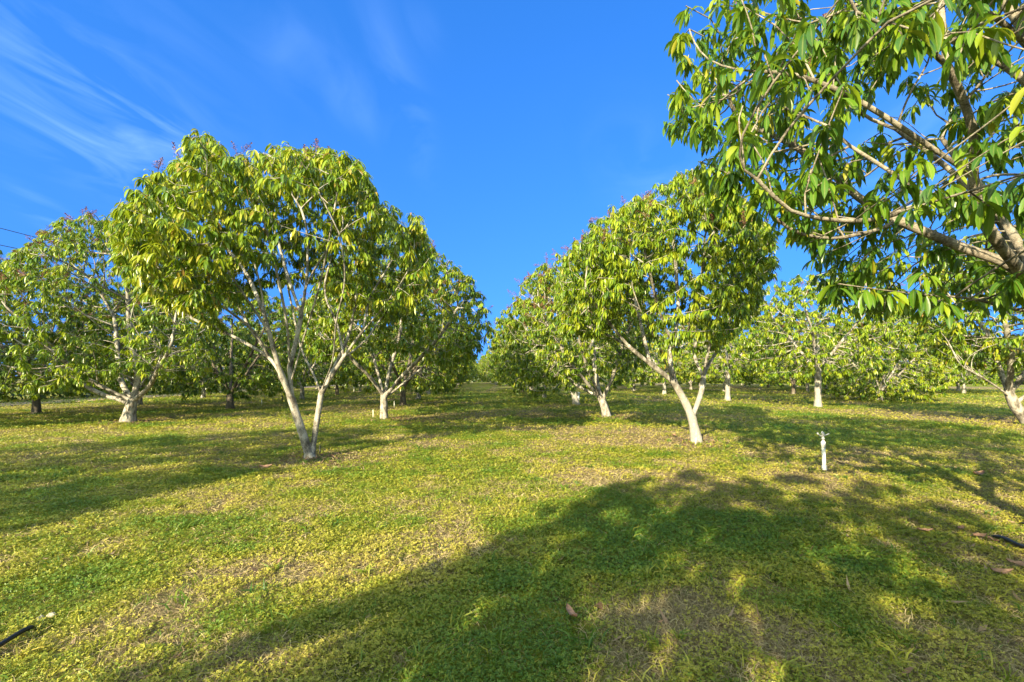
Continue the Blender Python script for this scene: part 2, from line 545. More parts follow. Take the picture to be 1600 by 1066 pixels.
def lobes(rng, amp=0.2, n=5):
    fs = [(rng.integers(1, 5), rng.random() * 6.28, rng.integers(1, 4), rng.random() * 6.28, rng.uniform(0.4, 1)) for _ in range(n)]
    def f(d):
        th = np.arctan2(d[:, 1], d[:, 0]); el = np.arcsin(np.clip(d[:, 2], -1, 1))
        s = 0
        for a, p, b, q, w in fs: s = s + w * np.sin(a * th + p) * np.cos(b * el * 1.5 + q)
        return 1 + amp * s / n * 1.8
    return f

def dome(rng, n, ctr, rad, inner=0.62, low=-1.0, amp=0.22, gap=-1.55):
    f = lobes(rng, amp)
    clump = [(rng.normal(0, 4.2, 3), rng.random() * 6.28) for _ in range(3)]
    out = []
    while len(out) < n:
        d = nrm(rng.normal(size=(n * 2, 3)))
        rr = (inner + (1 - inner) * rng.random(n * 2) ** 0.6)
        p = d * (rr * f(d))[:, None]
        p = p[p[:, 2] > low]
        w = sum(np.sin(p @ a + b) for a, b in clump)
        p = p[w > gap]
        out.extend(list(p * np.array(rad) + np.array(ctr)))
    return np.array(out[:n])

def make_tree(polys, A, r0, rng, leaf_mat, bark_mat, sides=7, n_per=11, L=(0.15, 0.25), stations=4, dens=1.0, blooms=0,
              name='mango_tree', step=0.2, kill=0.24, twig=0.0075, yellow=0.06, bias=0.0, droop=1.1, W=0.24, bloom_test=None, keep=None, rtip=0.0055):
    X, pa = grow(polys, A, step=step, kill=kill, rng=rng)
    me, X, r, d, kids = tree_mesh('trunk', X, pa, r0, rtip=rtip, sides=sides, rng=rng, flare=0.55)
    n = len(X)
    tips = np.array([i for i in range(n) if not kids[i]])
    thin = np.array([i for i in range(n) if kids[i] and r[i] < twig])
    thin = thin[rng.random(len(thin)) < 0.5 * dens] if len(thin) else thin
    idx = np.concatenate([tips, thin]).astype(int)
    if keep is not None: idx = idx[keep(X[idx])]
    base = X[idx] + rng.normal(0, 0.02, (len(idx), 3))
    lm, k = leaf_mesh('crown', base, d[idx] + rng.normal(0, 0.25, (len(idx), 3)), rng, n_per, L, W, stations, droop, yellow, bias)
    lm.materials.append(leaf_mat); me.materials.append(bark_mat)
    bm = None
    if blooms:
        z0 = np.quantile(X[tips][:, 2], 0.45)
        c = tips[X[tips][:, 2] > z0]
        if bloom_test is not None: c = c[bloom_test(X[c])]
        c = c[rng.permutation(len(c))[:blooms]]
        if len(c):
            bm = bloom_mesh('blossom', X[c], d[c], rng)
            bm.materials.append(M_BLOOM)
    print(name, 'nodes', n, 'rosettes', len(idx), 'leaves', k)
    return me, lm, bm

def plant(meshes, loc, label, group, rz=0.0, s=1.0, name='mango_tree', cat='tree', bark_mat=None):
    t = empty(name, (loc[0], loc[1], float(hgt(np.array([loc[0]]), np.array([loc[1]]))[0]) - 0.03), rz, s)
    tag(t, label, cat, group)
    tr = link('trunk', meshes[0], None, t)
    if bark_mat is not None:
        tr.material_slots[0].link = 'OBJECT'; tr.material_slots[0].material = bark_mat
    link('crown', meshes[1], None, t)
    if meshes[2] is not None: link('blossom', meshes[2], None, t)
    return t

def generic_tree(seed, H=6.0, Rr=3.2, low=1.4, fork=0.8, r0=0.13, natt=900, blooms=60, lean=(0, 0), bark_mat=None, leaf_mat=None, dens=1.0,
                 n_per=11, inner=0.62, limbs=5, amp=0.24, bias=0.0, yellow=0.06, stations=4, L=(0.16, 0.26)):
    rng = np.random.default_rng(seed)
    zc = low + (H - low) * 0.42
    top = np.array([lean[0], lean[1], 0.0])
    base = np.array([0, 0, -0.12])
    fk = np.array([lean[0] * 0.35, lean[1] * 0.35, fork])
    polys = [[base, fk * np.array([0.4, 0.4, 0.45]), fk]]
    a0 = rng.random() * 6.28
    for k in range(limbs):
        a = a0 + k * 6.283 / limbs + rng.normal(0, 0.25)
        out = Rr * rng.uniform(0.32, 0.5); up = (H - fork) * rng.uniform(0.34, 0.5)
        st = fk + np.array([0, 0, rng.uniform(-0.15, 0.1)])
        dirv = np.array([math.cos(a), math.sin(a), 0])
        polys.append([st, st + dirv * out * 0.45 + np.array([0, 0, up * 0.42]), st + dirv * out + np.array([0, 0, up])])
    A = dome(rng, natt, (top[0], top[1], zc), (Rr, Rr, H - zc - 0.15), inner, amp=amp)
    zl = low + 0.35 * (fbm(A[:, 0] * 0.8 + 50, A[:, 1] * 0.8 + 50, seed, 2) - 0.5) * 2
    A = A[A[:, 2] > zl]
    return make_tree(polys, A, r0, rng, leaf_mat or M_LEAF, bark_mat or M_BARK, blooms=blooms, dens=dens, n_per=n_per, bias=bias,
                     yellow=yellow, stations=stations, L=L)

# ------------------------------------------------------------------ where the trees stand (camera at the origin looking along +Y)
SLOPE = -62.0 / F          # the rows drift left of straight ahead
def row(Xr, y, dx=0.0):
    return np.array([Xr + SLOPE * y + dx, y, 0.0])
P_A = ground_at(485, 716); P_M = ground_at(1087, 692); P_S = np.array([4.95, 3.75, 0.0])
P_B = ground_at(200, 660); P_C = ground_at(600, 655.5); P_N = ground_at(948, 652); P_R = ground_at(1612, 664)
TRUNKS = [P_A, P_M, P_S, P_B, P_C, P_N, P_R]

def soft_spots(x, y, spots):
    s = np.zeros_like(x)
    for cx, cy, r, a in spots: s = s + a * np.exp(-((x - cx) ** 2 + (y - cy) ** 2) / (r * r))
    return s
def gsp(px, py, r, a):
    p = ground_at(px, py); return (p[0], p[1], r, a)
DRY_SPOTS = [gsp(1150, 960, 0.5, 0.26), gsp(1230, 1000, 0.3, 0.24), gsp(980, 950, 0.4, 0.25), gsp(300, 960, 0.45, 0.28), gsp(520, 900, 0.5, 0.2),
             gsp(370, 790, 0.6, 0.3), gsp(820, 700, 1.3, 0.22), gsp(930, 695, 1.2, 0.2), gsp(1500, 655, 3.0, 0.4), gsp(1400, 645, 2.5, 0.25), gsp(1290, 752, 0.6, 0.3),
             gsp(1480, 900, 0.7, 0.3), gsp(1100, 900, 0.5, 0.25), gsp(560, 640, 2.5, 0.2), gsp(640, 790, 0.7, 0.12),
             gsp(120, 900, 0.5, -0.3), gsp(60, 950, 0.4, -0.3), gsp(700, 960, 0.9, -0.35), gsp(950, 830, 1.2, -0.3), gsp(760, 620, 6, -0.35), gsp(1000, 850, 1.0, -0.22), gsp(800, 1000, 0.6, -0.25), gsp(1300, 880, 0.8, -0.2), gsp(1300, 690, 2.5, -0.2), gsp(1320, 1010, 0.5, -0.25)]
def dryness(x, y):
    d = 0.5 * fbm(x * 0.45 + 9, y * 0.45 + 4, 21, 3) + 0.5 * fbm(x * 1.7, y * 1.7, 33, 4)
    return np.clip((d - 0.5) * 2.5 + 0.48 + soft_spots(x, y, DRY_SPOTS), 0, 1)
def soilness(x, y):
    s = np.zeros_like(x)
    for p in TRUNKS: s = s + 1.1 * np.exp(-(((x - p[0] - 0.3) ** 2 + (y - p[1]) ** 2) / 0.7 ** 2))
    n = fbm(x * 3.1 + 3, y * 3.1 + 8, 41, 3)
    return np.clip(s * (0.35 + 1.3 * n) + np.clip(n - 0.66, 0, 1) * 2.5, 0, 1)

# ------------------------------------------------------------------ ground
def axis(lo, hi, step, far, ratio=1.28):
    a = list(np.arange(lo, hi + step / 2, step))
    s = step; v = hi; up = []
    while v < far:
        s *= ratio; v += s; up.append(v)
    s = step; v = lo; dn = []
    while v > -far:
        s *= ratio; v -= s; dn.append(v)
    return np.array(dn[::-1] + a + up)
def build_ground():
    xs = axis(-11, 13, 0.11, 2500); ys = axis(-2, 16, 0.10, 2500)
    gx, gy = np.meshgrid(xs, ys)
    x = gx.ravel(); y = gy.ravel()
    fade = np.clip(1.5 - np.hypot(x, y) / 60, 0, 1)
    V = np.stack([x, y, hgt(x, y) * fade], 1)
    nx, ny = len(xs), len(ys)
    i = (np.arange(ny - 1)[:, None] * nx + np.arange(nx - 1)[None]).ravel()
    Q = np.stack([i, i + 1, i + nx + 1, i + nx], 1)
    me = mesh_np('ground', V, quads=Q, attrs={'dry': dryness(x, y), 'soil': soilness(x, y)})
    m, nt, b, out = mat_new('grassy_ground')
    n_f = tex_noise(nt, 55, 6, rough=0.75); n_m = tex_noise(nt, 4.0, 6); n_c = tex_noise(nt, 0.35, 5); n_g = tex_noise(nt, 260, 3, rough=0.8)
    green = ramp(nt, [(0.36, (0.028, 0.045, 0.008)), (0.50, (0.15, 0.18, 0.018)), (0.64, (0.32, 0.31, 0.035))], nmath(nt, 'ADD', nmath(nt, 'MULTIPLY', n_f, 0.6), nmath(nt, 'MULTIPLY', n_m, 0.4)))
    thatch = ramp(nt, [(0.30, (0.07, 0.05, 0.028)), (0.52, (0.22, 0.17, 0.09)), (0.72, (0.42, 0.33, 0.19))], n_g)
    soil = ramp(nt, [(0.3, (0.045, 0.033, 0.023)), (0.7, (0.15, 0.11, 0.075))], n_f)
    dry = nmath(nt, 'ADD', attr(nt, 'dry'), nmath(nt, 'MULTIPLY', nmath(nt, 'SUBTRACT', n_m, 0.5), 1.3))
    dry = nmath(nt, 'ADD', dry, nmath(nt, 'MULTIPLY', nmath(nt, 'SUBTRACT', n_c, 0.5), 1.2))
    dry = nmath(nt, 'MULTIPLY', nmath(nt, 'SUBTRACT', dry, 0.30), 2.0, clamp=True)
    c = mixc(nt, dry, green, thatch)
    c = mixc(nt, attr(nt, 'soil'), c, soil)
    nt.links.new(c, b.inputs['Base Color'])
    b.inputs['Roughness'].default_value = 0.95
    b.inputs['Specular IOR Level'].default_value = 0.15
    bp = nt.nodes.new('ShaderNodeBump'); bp.inputs['Strength'].default_value = 0.9; bp.inputs['Distance'].default_value = 0.05
    nt.links.new(nmath(nt, 'ADD', n_f, nmath(nt, 'MULTIPLY', n_m, 0.8)), bp.inputs['Height']); nt.links.new(bp.outputs[0], b.inputs['Normal'])
    tag(link('ground', me, m), kind='structure')
build_ground()

def scatter(rng, y0, y1, n, margin=1.5, k=1.14, pw=1.0):
    """random points over the ground in a wide fan in front of the camera, thinning with distance"""
    if pw == 1.0:   y = y0 * (y1 / y0) ** rng.random(n)
    else:           y = y0 + (y1 - y0) * rng.random(n)
    x = (rng.random(n) * 2 - 1) * (k * y + margin)
    return x, y

def build_cover():
    rng = np.random.default_rng(5)
    xs, ys, ss = [], [], []
    for (y0, y1, n, s0, s1) in ((1.5, 3.2, 170000, 0.006, 0.0115), (3.2, 6.5, 230000, 0.0075, 0.0145), (6.5, 13, 200000, 0.011, 0.021), (13, 26, 120000, 0.021, 0.038), (26, 60, 50000, 0.045, 0.08)):
        x, y = scatter(rng, y0, y1, n)
        xs.append(x); ys.append(y); ss.append(rng.uniform(s0, s1, n))
    x = np.concatenate(xs); y = np.concatenate(ys); s = np.concatenate(ss)
    # grow in clumps
    dr = dryness(x, y); so = soilness(x, y)
    cl = fbm(x * 7, y * 7, 77, 3)
    pk = np.clip(1.22 - 1.1 * dr - so + (cl - 0.5) * 2.6, 0.04, 1)
    near = rng.random(len(x)) < pk
    x, y, s, dr, cl = x[near], y[near], s[near], dr[near], cl[near]
    n = len(x)
    z = hgt(x, y) + rng.uniform(0.004, 0.03, n) + s * 0.5 + np.clip(cl - 0.5, 0, 1) * 0.07
    C = np.stack([x, y, z], 1)
    nor = nrm(np.stack([rng.normal(0, 0.55, n), rng.normal(0, 0.55, n), np.ones(n)], 1))
    a = nrm(np.cross(nor, rng.normal(size=(n, 3)))); b = np.cross(nor, a)
    base_t = np.clip(0.51 + 0.6 * (dr - 0.4) + 0.5 * (fbm(x * 1.1 + 70, y * 1.1, 91, 3) - 0.5) + rng.normal(0, 0.09, n) - 0.08 * np.clip((y - 6) / 12, 0, 1), 0, 0.92)
    VV = []; TT = []
    for k in range(3):
        ph = k * 2.094 + rng.normal(0, 0.3, n)
        d = a * np.cos(ph)[:, None] + b * np.sin(ph)[:, None]
        sd = np.cross(nor, d)
        l = (s * rng.uniform(0.85, 1.25, n))[:, None]
        tilt = nor * (rng.uniform(-0.1, 0.55, n))[:, None]
        p0 = C; p1 = C + d * l * 0.55 + sd * l * 0.36 + tilt * l * 0.7
        p2 = C + d * l * 1.05 + tilt * l * 0.6; p3 = C + d * l * 0.55 - sd * l * 0.36 + tilt * l * 0.7
        VV.append(np.stack([p0, p1, p2, p3], 1)); TT.append(np.clip(base_t + rng.normal(0, 0.06, n), 0, 1))
    V = np.stack(VV, 1).reshape(-1, 3)
    T = np.repeat(np.stack(TT, 1).reshape(-1), 4)
    Q = np.arange(len(V)).reshape(-1, 4)
    me = mesh_np('ground_cover', V, quads=Q, attrs={'tint': T, 'rib': np.zeros(len(V))})
    tag(link('ground_cover', me, M_COVER), 'low leafy green groundcover spread over the orchard floor', 'ground cover', kind='stuff')
build_cover()

def blades(name, x, y, ln, wd, tint, rng, lean, mat, label, cat):
    n = len(x)
    z = hgt(x, y) - 0.004
    b = np.stack([x, y, z], 1)
    th = rng.random(n) * 6.283
    h = np.stack([np.cos(th), np.sin(th), np.zeros(n)], 1)
    le = rng.uniform(lean[0], lean[1], n)[:, None]
    d0 = nrm(h * le + np.array([0, 0, 1.0])); d1 = nrm(h * (le * 2.3 + 0.4) + np.array([0, 0, 0.55 - 0.1]))
    s = nrm(np.cross(d0, rng.normal(size=(n, 3)))) * (wd * 0.5)[:, None]
    m = b + d0 * (ln * 0.5)[:, None]; t = m + d1 * (ln * 0.5)[:, None]
    V = np.stack([b - s, b + s, m + s * 0.8, m - s * 0.8, t + s * 0.15, t - s * 0.15], 1).reshape(-1, 3)
    o = (np.arange(n) * 6)[:, None]
    Q = np.stack([o + np.array([0, 1, 2, 3]), o + np.array([3, 2, 4, 5])], 1).reshape(-1, 4)
    me = mesh_np(name, V, quads=Q, attrs={'tint': np.repeat(tint, 6), 'rib': np.zeros(n * 6)})
    tag(link(name, me, mat), label, cat, kind='stuff')

def build_blades():
    rng = np.random.default_rng(9)
    X, Y, Ln, Wd = [], [], [], []
    for (y0, y1, n, l0, l1, w) in ((1.5, 3.5, 190000, 0.03, 0.085, 0.0034), (3.5, 8, 150000, 0.035, 0.09, 0.006), (8, 18, 70000, 0.04, 0.09, 0.011), (18, 40, 25000, 0.06, 0.11, 0.022)):
        x, y = scatter(rng, y0, y1, n)
        X.append(x); Y.append(y); Ln.append(rng.uniform(l0, l1, n)); Wd.append(np.full(n, w) * rng.uniform(0.7, 1.3, n))
    x = np.concatenate(X); y = np.concatenate(Y); ln = np.concatenate(Ln); wd = np.concatenate(Wd)
    dr = dryness(x, y)
    k = rng.random(len(x)) < np.clip(0.10 + 1.6 * (dr - 0.25), 0.06, 1)
    blades('dry_grass', x[k], y[k], ln[k], wd[k], np.clip(rng.normal(0.5, 0.24, k.sum()), 0, 1), rng, (0.4, 2.4), M_DRY,
           'matted straw coloured dead grass between the green groundcover', 'dry grass')
    X, Y, Ln, Wd = [], [], [], []
    for (y0, y1, n, l0, l1, w) in ((1.5, 4, 30000, 0.03, 0.075, 0.0038), (4, 10, 34000, 0.035, 0.085, 0.007), (10, 24, 30000, 0.05, 0.11, 0.016), (24, 60, 20000, 0.08, 0.15, 0.035)):
        x, y = scatter(rng, y0, y1, n)
        X.append(x); Y.append(y); Ln.append(rng.uniform(l0, l1, n)); Wd.append(np.full(n, w) * rng.uniform(0.7, 1.3, n))
    x = np.concatenate(X); y = np.concatenate(Y); ln = np.concatenate(Ln); wd = np.concatenate(Wd)
    dr = dryness(x, y); cl = fbm(x * 2.3 + 5, y * 2.3, 15, 3)
    k = rng.random(len(x)) < np.clip(0.9 - 1.1 * dr + (cl - 0.5) * 2.5, 0.02, 1)
    t = np.clip(0.48 + 0.5 * (dr[k] - 0.4) + rng.normal(0, 0.14, k.sum()), 0, 0.9)
    blades('green_grass', x[k], y[k], ln[k], wd[k], t, rng, (0.2, 1.3), M_COVER, 'short green grass blades mixed into the orchard floor', 'grass')
build_blades()

def build_tufts():
    # taller weeds and bunches of grass standing out of the mown cover
    rng = np.random.default_rng(19)
    n = 900
    y = 1.7 * (22 / 1.7) ** rng.random(n); x = (rng.random(n) * 2 - 1) * (1.14 * y + 1.2)
    ex = []
    for p in TRUNKS + [ground_at(1288, 736)]:
        a = rng.random(26) * 6.283; r = rng.uniform(0.08, 0.8, 26)
        ex.append(np.stack([p[0] + r * np.cos(a), p[1] + r * np.sin(a)], 1))
    ex = np.vstack(ex); x = np.concatenate([x, ex[:, 0]]); y = np.concatenate([y, ex[:, 1]])
    m = rng.integers(8, 26, len(x)); i = np.repeat(np.arange(len(x)), m)
    sp = rng.uniform(0.015, 0.06, len(x))[i]
    bx = x[i] + rng.normal(0, 1, len(i)) * sp; by = y[i] + rng.normal(0, 1, len(i)) * sp
    sz = rng.uniform(0.04, 0.13, len(x))[i] * rng.uniform(0.6, 1.2, len(i))
    t = np.clip(rng.normal(0.34, 0.2, len(x))[i] + rng.normal(0, 0.08, len(i)), 0, 0.95)
    blades('grass_tufts', bx, by, sz, np.clip(sz * 0.07, 0.003, 0.02) * (1 + y[i] * 0.06), t, rng, (0.15, 0.9), M_COVER, 'taller bunches of grass and weeds standing out of the low cover', 'weeds')
build_tufts()

def build_track():
    # pale dirt track along the left edge of the orchard
    ys = np.linspace(-20, 160, 120); cols = 7
    V = []
    rng = np.random.default_rng(2)
    for y in ys:
        cx = -25.4 + SLOPE * y + 0.25 * math.sin(y * 0.21)
        for k in range(cols):
            x = cx + (k / (cols - 1) - 0.5) * 3.2 + (rng.normal(0, 0.16) if k in (0, cols - 1) else 0)
            fade = max(0, min(1, 1.5 - math.hypot(x, y) / 60))
            V.append((x, y, float(hgt(np.array([x]), np.array([y]))[0]) * fade + 0.03))
    i = (np.arange(len(ys) - 1)[:, None] * cols + np.arange(cols - 1)[None]).ravel()
    Q = np.stack([i, i + 1, i + cols + 1, i + cols], 1)
    me = mesh_np('dirt_track', V, quads=Q)
    m, nt, b, out = mat_new('pale_dirt')
    n = tex_noise(nt, 2.2, 8)
    nt.links.new(ramp(nt, [(0.3, (0.30, 0.20, 0.12)), (0.55, (0.48, 0.33, 0.21)), (0.75, (0.56, 0.42, 0.29))], n), b.inputs['Base Color'])
    b.inputs['Roughness'].default_value = 0.95
    tag(link('dirt_track', me, m), kind='structure')
build_track()

# ------------------------------------------------------------------ the trees with limbs of their own
def in_poly(pp, poly):
    x, y = pp[:, 0], pp[:, 1]
    ins = np.zeros(len(x), bool)
    n = len(poly)
    for i in range(n):
        x0, y0 = poly[i]; x1, y1 = poly[(i + 1) % n]
        c = ((y0 > y) != (y1 > y)) & (x < (x1 - x0) * (y - y0) / (y1 - y0 + 1e-9) + x0)
        ins ^= c
    return ins
def project(W):
    return np.stack([800 + W[:, 0] / W[:, 1] * F, 590 - (W[:, 2] - HC) / W[:, 1] * F], 1)

def limb_tree(P, limbs, outline, ctr, rad, low, r0, seed, natt, inner=0.6, depth_r=None, **kw):
    """limbs: lists of (px, py, depth offset); outline: what the crown fills seen from the camera"""
    rng = np.random.default_rng(seed)
    polys = [[pt(a, b, P[1] + c) - P for a, b, c in l] for l in limbs]
    polys[0] = [np.array([polys[0][0][0], polys[0][0][1], -0.12])] + polys[0]
    A = dome(rng, natt * 3, ctr, rad, inner, amp=kw.pop('amp', 0.12), gap=kw.pop('gap', -1.55))
    zl = low + 0.5 * (fbm(A[:, 0] * 0.9 + 50, A[:, 1] * 0.9 + 50, seed, 2) - 0.5) * 2
    A = A[(A[:, 2] > zl)]
    A = A[in_poly(project(A + P), outline)]
    tt = kw.pop('thin_test', None)
    if tt is not None: A = A[tt(A, project(A + P), rng)]
    A = A[rng.permutation(len(A))[:natt]]
    return make_tree(polys, A, r0, rng, kw.pop('leaf_mat', M_LEAF), kw.pop('bark_mat', M_BARK), **kw)

G_ALLEY_L = 'mango trees in the row along the left side of the grass alley'
G_ALLEY_R = 'mango trees in the row along the right side of the grass alley'
G_LEFT2 = 'mango trees in the second row left of the grass alley'
G_LEFT3 = 'mango trees in the outer left row beside the dirt track'
G_RIGHT2 = 'mango trees in the row beyond the open grass on the right'
G_RIGHT3 = 'mango trees filling the far right of the orchard'

# big open tree on the left, two stems from one base
limbs_A = [
    [(485, 714, 0), (478, 690, 0), (469, 661, -.05), (456, 621, -.1), (453, 570, -.1)],
    [(453, 570, -.1), (471, 489, .1), (481, 403, .2), (476, 337, .3), (456, 300, .3)],
    [(474, 450, .15), (490, 420, .0), (514, 382, -.2), (542, 350, -.35)],
    [(456, 618, -.1), (441, 585, -.25), (420, 514, -.5), (400, 413, -.7), (370, 345, -.9)],
    [(441, 585, -.2), (420, 555, .1), (360, 520, .4), (300, 494, .7), (255, 455, .9)],
    [(420, 534, .0), (375, 495, -.4), (330, 462, -.8), (290, 420, -1.2)],
    [(418, 500, -.4), (385, 424, .3), (340, 365, .7), (310, 300, 1.0)],
    [(485, 712, .05), (490, 690, .08), (495, 656, .15), (502, 612, .2)],
    [(502, 612, .2), (487, 575, .5), (470, 540, .9), (455, 470, 1.4), (440, 400, 1.8)],
    [(502, 610, .2), (537, 555, .0), (567, 514, -.2), (600, 475, -.5), (622, 445, -.8)],
    [(537, 555, .0), (527, 504, .6), (507, 453, 1.1), (520, 390, 1.6)],
    [(567, 514, -.2), (578, 463, .2), (603, 420, .6), (625, 380, 1.0)],
    [(502, 605, .2), (520, 560, -.4), (525, 500, -1.0), (540, 430, -1.5), (530, 360, -1.8)],
    [(453, 570, -.1), (448, 500, -.6), (432, 420, -1.0), (410, 330, -1.4)],
    [(456, 590, -.1), (470, 540, -.4), (500, 440, -.8), (520, 340, -1.2)],
    [(455, 610, -.1), (425, 560, .5), (385, 500, 1.1), (350, 420, 1.6)],
    [(537, 555, .0), (570, 530, .6), (605, 480, 1.1), (640, 420, 1.4)],
    [(471, 489, .1), (450, 430, .4), (430, 360, .8), (400, 290, 1.0)],
    [(507, 600, .2), (545, 520, .9), (560, 440, 1.4), (575, 340, 1.6)],
    [(300, 494, .7), (260, 440, .3), (235, 380, .0)],
    [(420, 514, -.5), (370, 440, -.9), (320, 370, -1.2)],
]
def open_front(A, pp, rng):
    # the vase shaped middle is bare on the near side: the limbs show there
    mid = in_poly(pp, [(290, 520), (330, 440), (395, 335), (470, 285), (560, 300), (630, 385), (650, 500), (500, 560)])
    return ~(mid & (A[:, 1] < 0.55) & (rng.random(len(A)) < 0.94))
out_A = [(170, 330), (190, 312), (250, 262), (272, 280), (283, 212), (320, 206), (345, 225), (380, 240), (425, 224), (470, 226), (510, 230), (560, 240), (592, 300), (610, 325),
         (655, 338), (678, 410), (660, 475), (615, 500), (540, 470), (500, 440), (440, 440), (400, 455), (350, 475), (270, 478), (220, 452), (178, 405)]
mA = limb_tree(P_A, limbs_A, out_A, (-0.75, 0.1, 3.9), (3.3, 2.7, 2.75), 2.2, 0.088, 11, 3800, inner=0.45, sides=9, n_per=15, L=(0.12, 0.20), W=0.215, droop=1.35, rtip=0.0042, stations=5, blooms=16, gap=-1.9, thin_test=open_front,
               kill=0.15, step=0.16, dens=1.6, bias=0.10, yellow=0.07)
plant(mA, P_A, 'tall open mango tree with two pale stems splitting from its base, left of the alley', G_ALLEY_L)

def open_front_fork(A, pp, rng):
    mid = in_poly(pp, [(930, 530), (975, 450), (1030, 400), (1090, 400), (1135, 470), (1110, 560)])
    return ~(mid & (A[:, 1] < 0.5) & (rng.random(len(A)) < 0.9))
limbs_M = [
    [(1089, 690, 0), (1086, 672, 0), (1081, 650, 0), (1072, 628, 0)],
    [(1072, 628, 0), (1051, 594, -.1), (1016, 566, -.3), (982, 538, -.5), (943, 490, -.8), (915, 450, -1.1)],
    [(982, 538, -.5), (955, 524, .1), (930, 512, .5), (890, 500, 1.0)],
    [(1055, 600, -.1), (1046, 551, .2), (1059, 499, .4), (1057, 430, .6), (1050, 350, .7)],
    [(1059, 545, .2), (1081, 499, -.3), (1095, 440, -.8), (1100, 380, -1.2)],
    [(1042, 520, .2), (1025, 464, -.5), (1010, 400, -1.1)],
    [(1082, 650, 0), (1096, 610, .0), (1099, 585, .05), (1085, 555, .6), (1090, 500, 1.2), (1085, 440, 1.7)],
    [(1099, 585, .05), (1108, 540, -.3), (1125, 480, -.8), (1150, 420, -1.3)],
    [(1099, 580, .05), (1130, 530, .4), (1165, 470, .9), (1185, 420, 1.2)],
    [(1016, 566, -.3), (1000, 500, .8), (985, 440, 1.6)],
    [(1051, 594, -.1), (1030, 540, -1.0), (1000, 480, -1.7)],
]
out_M = [(1060, 262), (1000, 300), (950, 330), (920, 352), (893, 388), (870, 440), (865, 490), (885, 525), (930, 520), (975, 490), (1030, 480), (1085, 490), (1110, 545),
         (1140, 530), (1185, 470), (1212, 400), (1208, 350), (1170, 310), (1125, 285), (1090, 262)]
mM = limb_tree(P_M, limbs_M, out_M, (-0.3, 0.1, 3.75), (3.1, 2.8, 2.95), 1.4, 0.100, 23, 3800, inner=0.45, sides=9, n_per=15, L=(0.12, 0.20), W=0.215, droop=1.3, rtip=0.0042, stations=4, blooms=130, gap=-2.4, amp=0.08, thin_test=open_front_fork,
               kill=0.15, step=0.16, dens=1.7, bark_mat=M_BARK_W, bias=0.10, yellow=0.06)
plant(mM, P_M, 'leaning mango tree with whitewashed forked trunk, nearest on the right of the alley', G_ALLEY_R)

# the tree just outside the right edge, its limbs reach into the picture
def limbs_world(l, P): return [[np.asarray(q) - P for q in b] for b in l]
def w3(px, py, z): return pt(px, py, z)
S_fork = np.array([4.85, 3.80, 0.95])
limbs_S = [
    [np.array([4.95, 3.75, -0.12]), np.array([4.93, 3.77, 0.45]), S_fork],
    [S_fork, np.array([4.72, 3.85, 1.75]), w3(1600, 427, 3.95), w3(1500, 383, 4.1), w3(1400, 340, 4.25), w3(1340, 305, 4.35), w3(1282, 253, 4.5), w3(1220, 215, 4.6), w3(1160, 190, 4.7)],
    [w3(1600, 427, 3.95), w3(1565, 385, 3.75), w3(1527, 324, 3.6), w3(1521, 272, 3.5), w3(1480, 245, 3.45), w3(1400, 190, 3.4), w3(1328, 147, 3.35), w3(1245, 115, 3.3), w3(1155, 106, 3.25)],
    [w3(1521, 272, 3.5), w3(1522, 220, 3.42), w3(1514, 178, 3.35), w3(1479, 98, 3.2), w3(1440, 72, 3.1), w3(1399, 45, 3.05), w3(1338, 15, 3.0)],
    [w3(1479, 98, 3.2), w3(1474, 50, 3.25), w3(1470, 0, 3.3), w3(1462, -70, 3.4)],
    [w3(1527, 324, 3.6), w3(1495, 322, 3.5), w3(1460, 312, 3.4), w3(1420, 322, 3.3), w3(1375, 338, 3.2), w3(1310, 341, 3.1), w3(1235, 325, 3.0), w3(1183, 277, 2.9), w3(1145, 249, 2.85)],
    [w3(1460, 312, 3.4), w3(1420, 285, 3.45), w3(1389, 263, 3.5), w3(1328, 225, 3.55), w3(1296, 195, 3.6)],
    [w3(1400, 340, 4.25), w3(1375, 355, 4.2), w3(1300, 370, 4.1), w3(1230, 358, 4.0)],
    [S_fork, np.array([4.8, 3.7, 1.4]), w3(1640, 500, 3.6), w3(1570, 477, 3.45), w3(1516, 463, 3.35), w3(1441, 457, 3.3), w3(1380, 450, 3.25), w3(1310, 440, 3.2)],
    [S_fork, np.array([4.75, 3.65, 1.9]), np.array([4.5, 3.5, 3.0]), w3(1600, 118, 3.45), w3(1540, 84, 3.5), w3(1493, 60, 3.55), w3(1436, 22, 3.6), w3(1360, -60, 3.7)],
    [np.array([4.5, 3.5, 3.0]), w3(1625, 100, 3.4), w3(1575, 40, 3.3), w3(1520, 0, 3.2), w3(1440, -70, 3.1)],
    [np.array([4.6, 3.55, 2.6]), w3(1640, 120, 3.7), w3(1600, 40, 3.8), w3(1560, -20, 3.9), w3(1520, -120, 4.1)],
    [S_fork, np.array([5.1, 4.2, 1.9]), np.array([5.3, 4.9, 3.2]), np.array([5.2, 5.5, 4.4])],
    [S_fork, np.array([5.5, 3.6, 1.9]), np.array([6.3, 3.4, 3.2]), np.array([6.8, 3.3, 4.4])],
    [np.array([5.1, 4.2, 1.9]), w3(1560, 340, 5.0), w3(1480, 260, 5.3), w3(1400, 200, 5.5)],
    [S_fork, np.array([5.2, 3.2, 2.0]), np.array([5.4, 2.4, 3.3]), np.array([5.4, 2.0, 4.4])],
]
out_S = [(1070, -60), (1035, 40), (1022, 90), (1035, 190), (1080, 235), (1108, 300), (1160, 330), (1215, 350), (1250, 385), (1245, 430), (1310, 470), (1330, 500), (1420, 475), (1500, 500), (1600, 470),
         (1700, 560), (2400, 600), (4000, 300), (4000, -3000), (1000, -3000)]
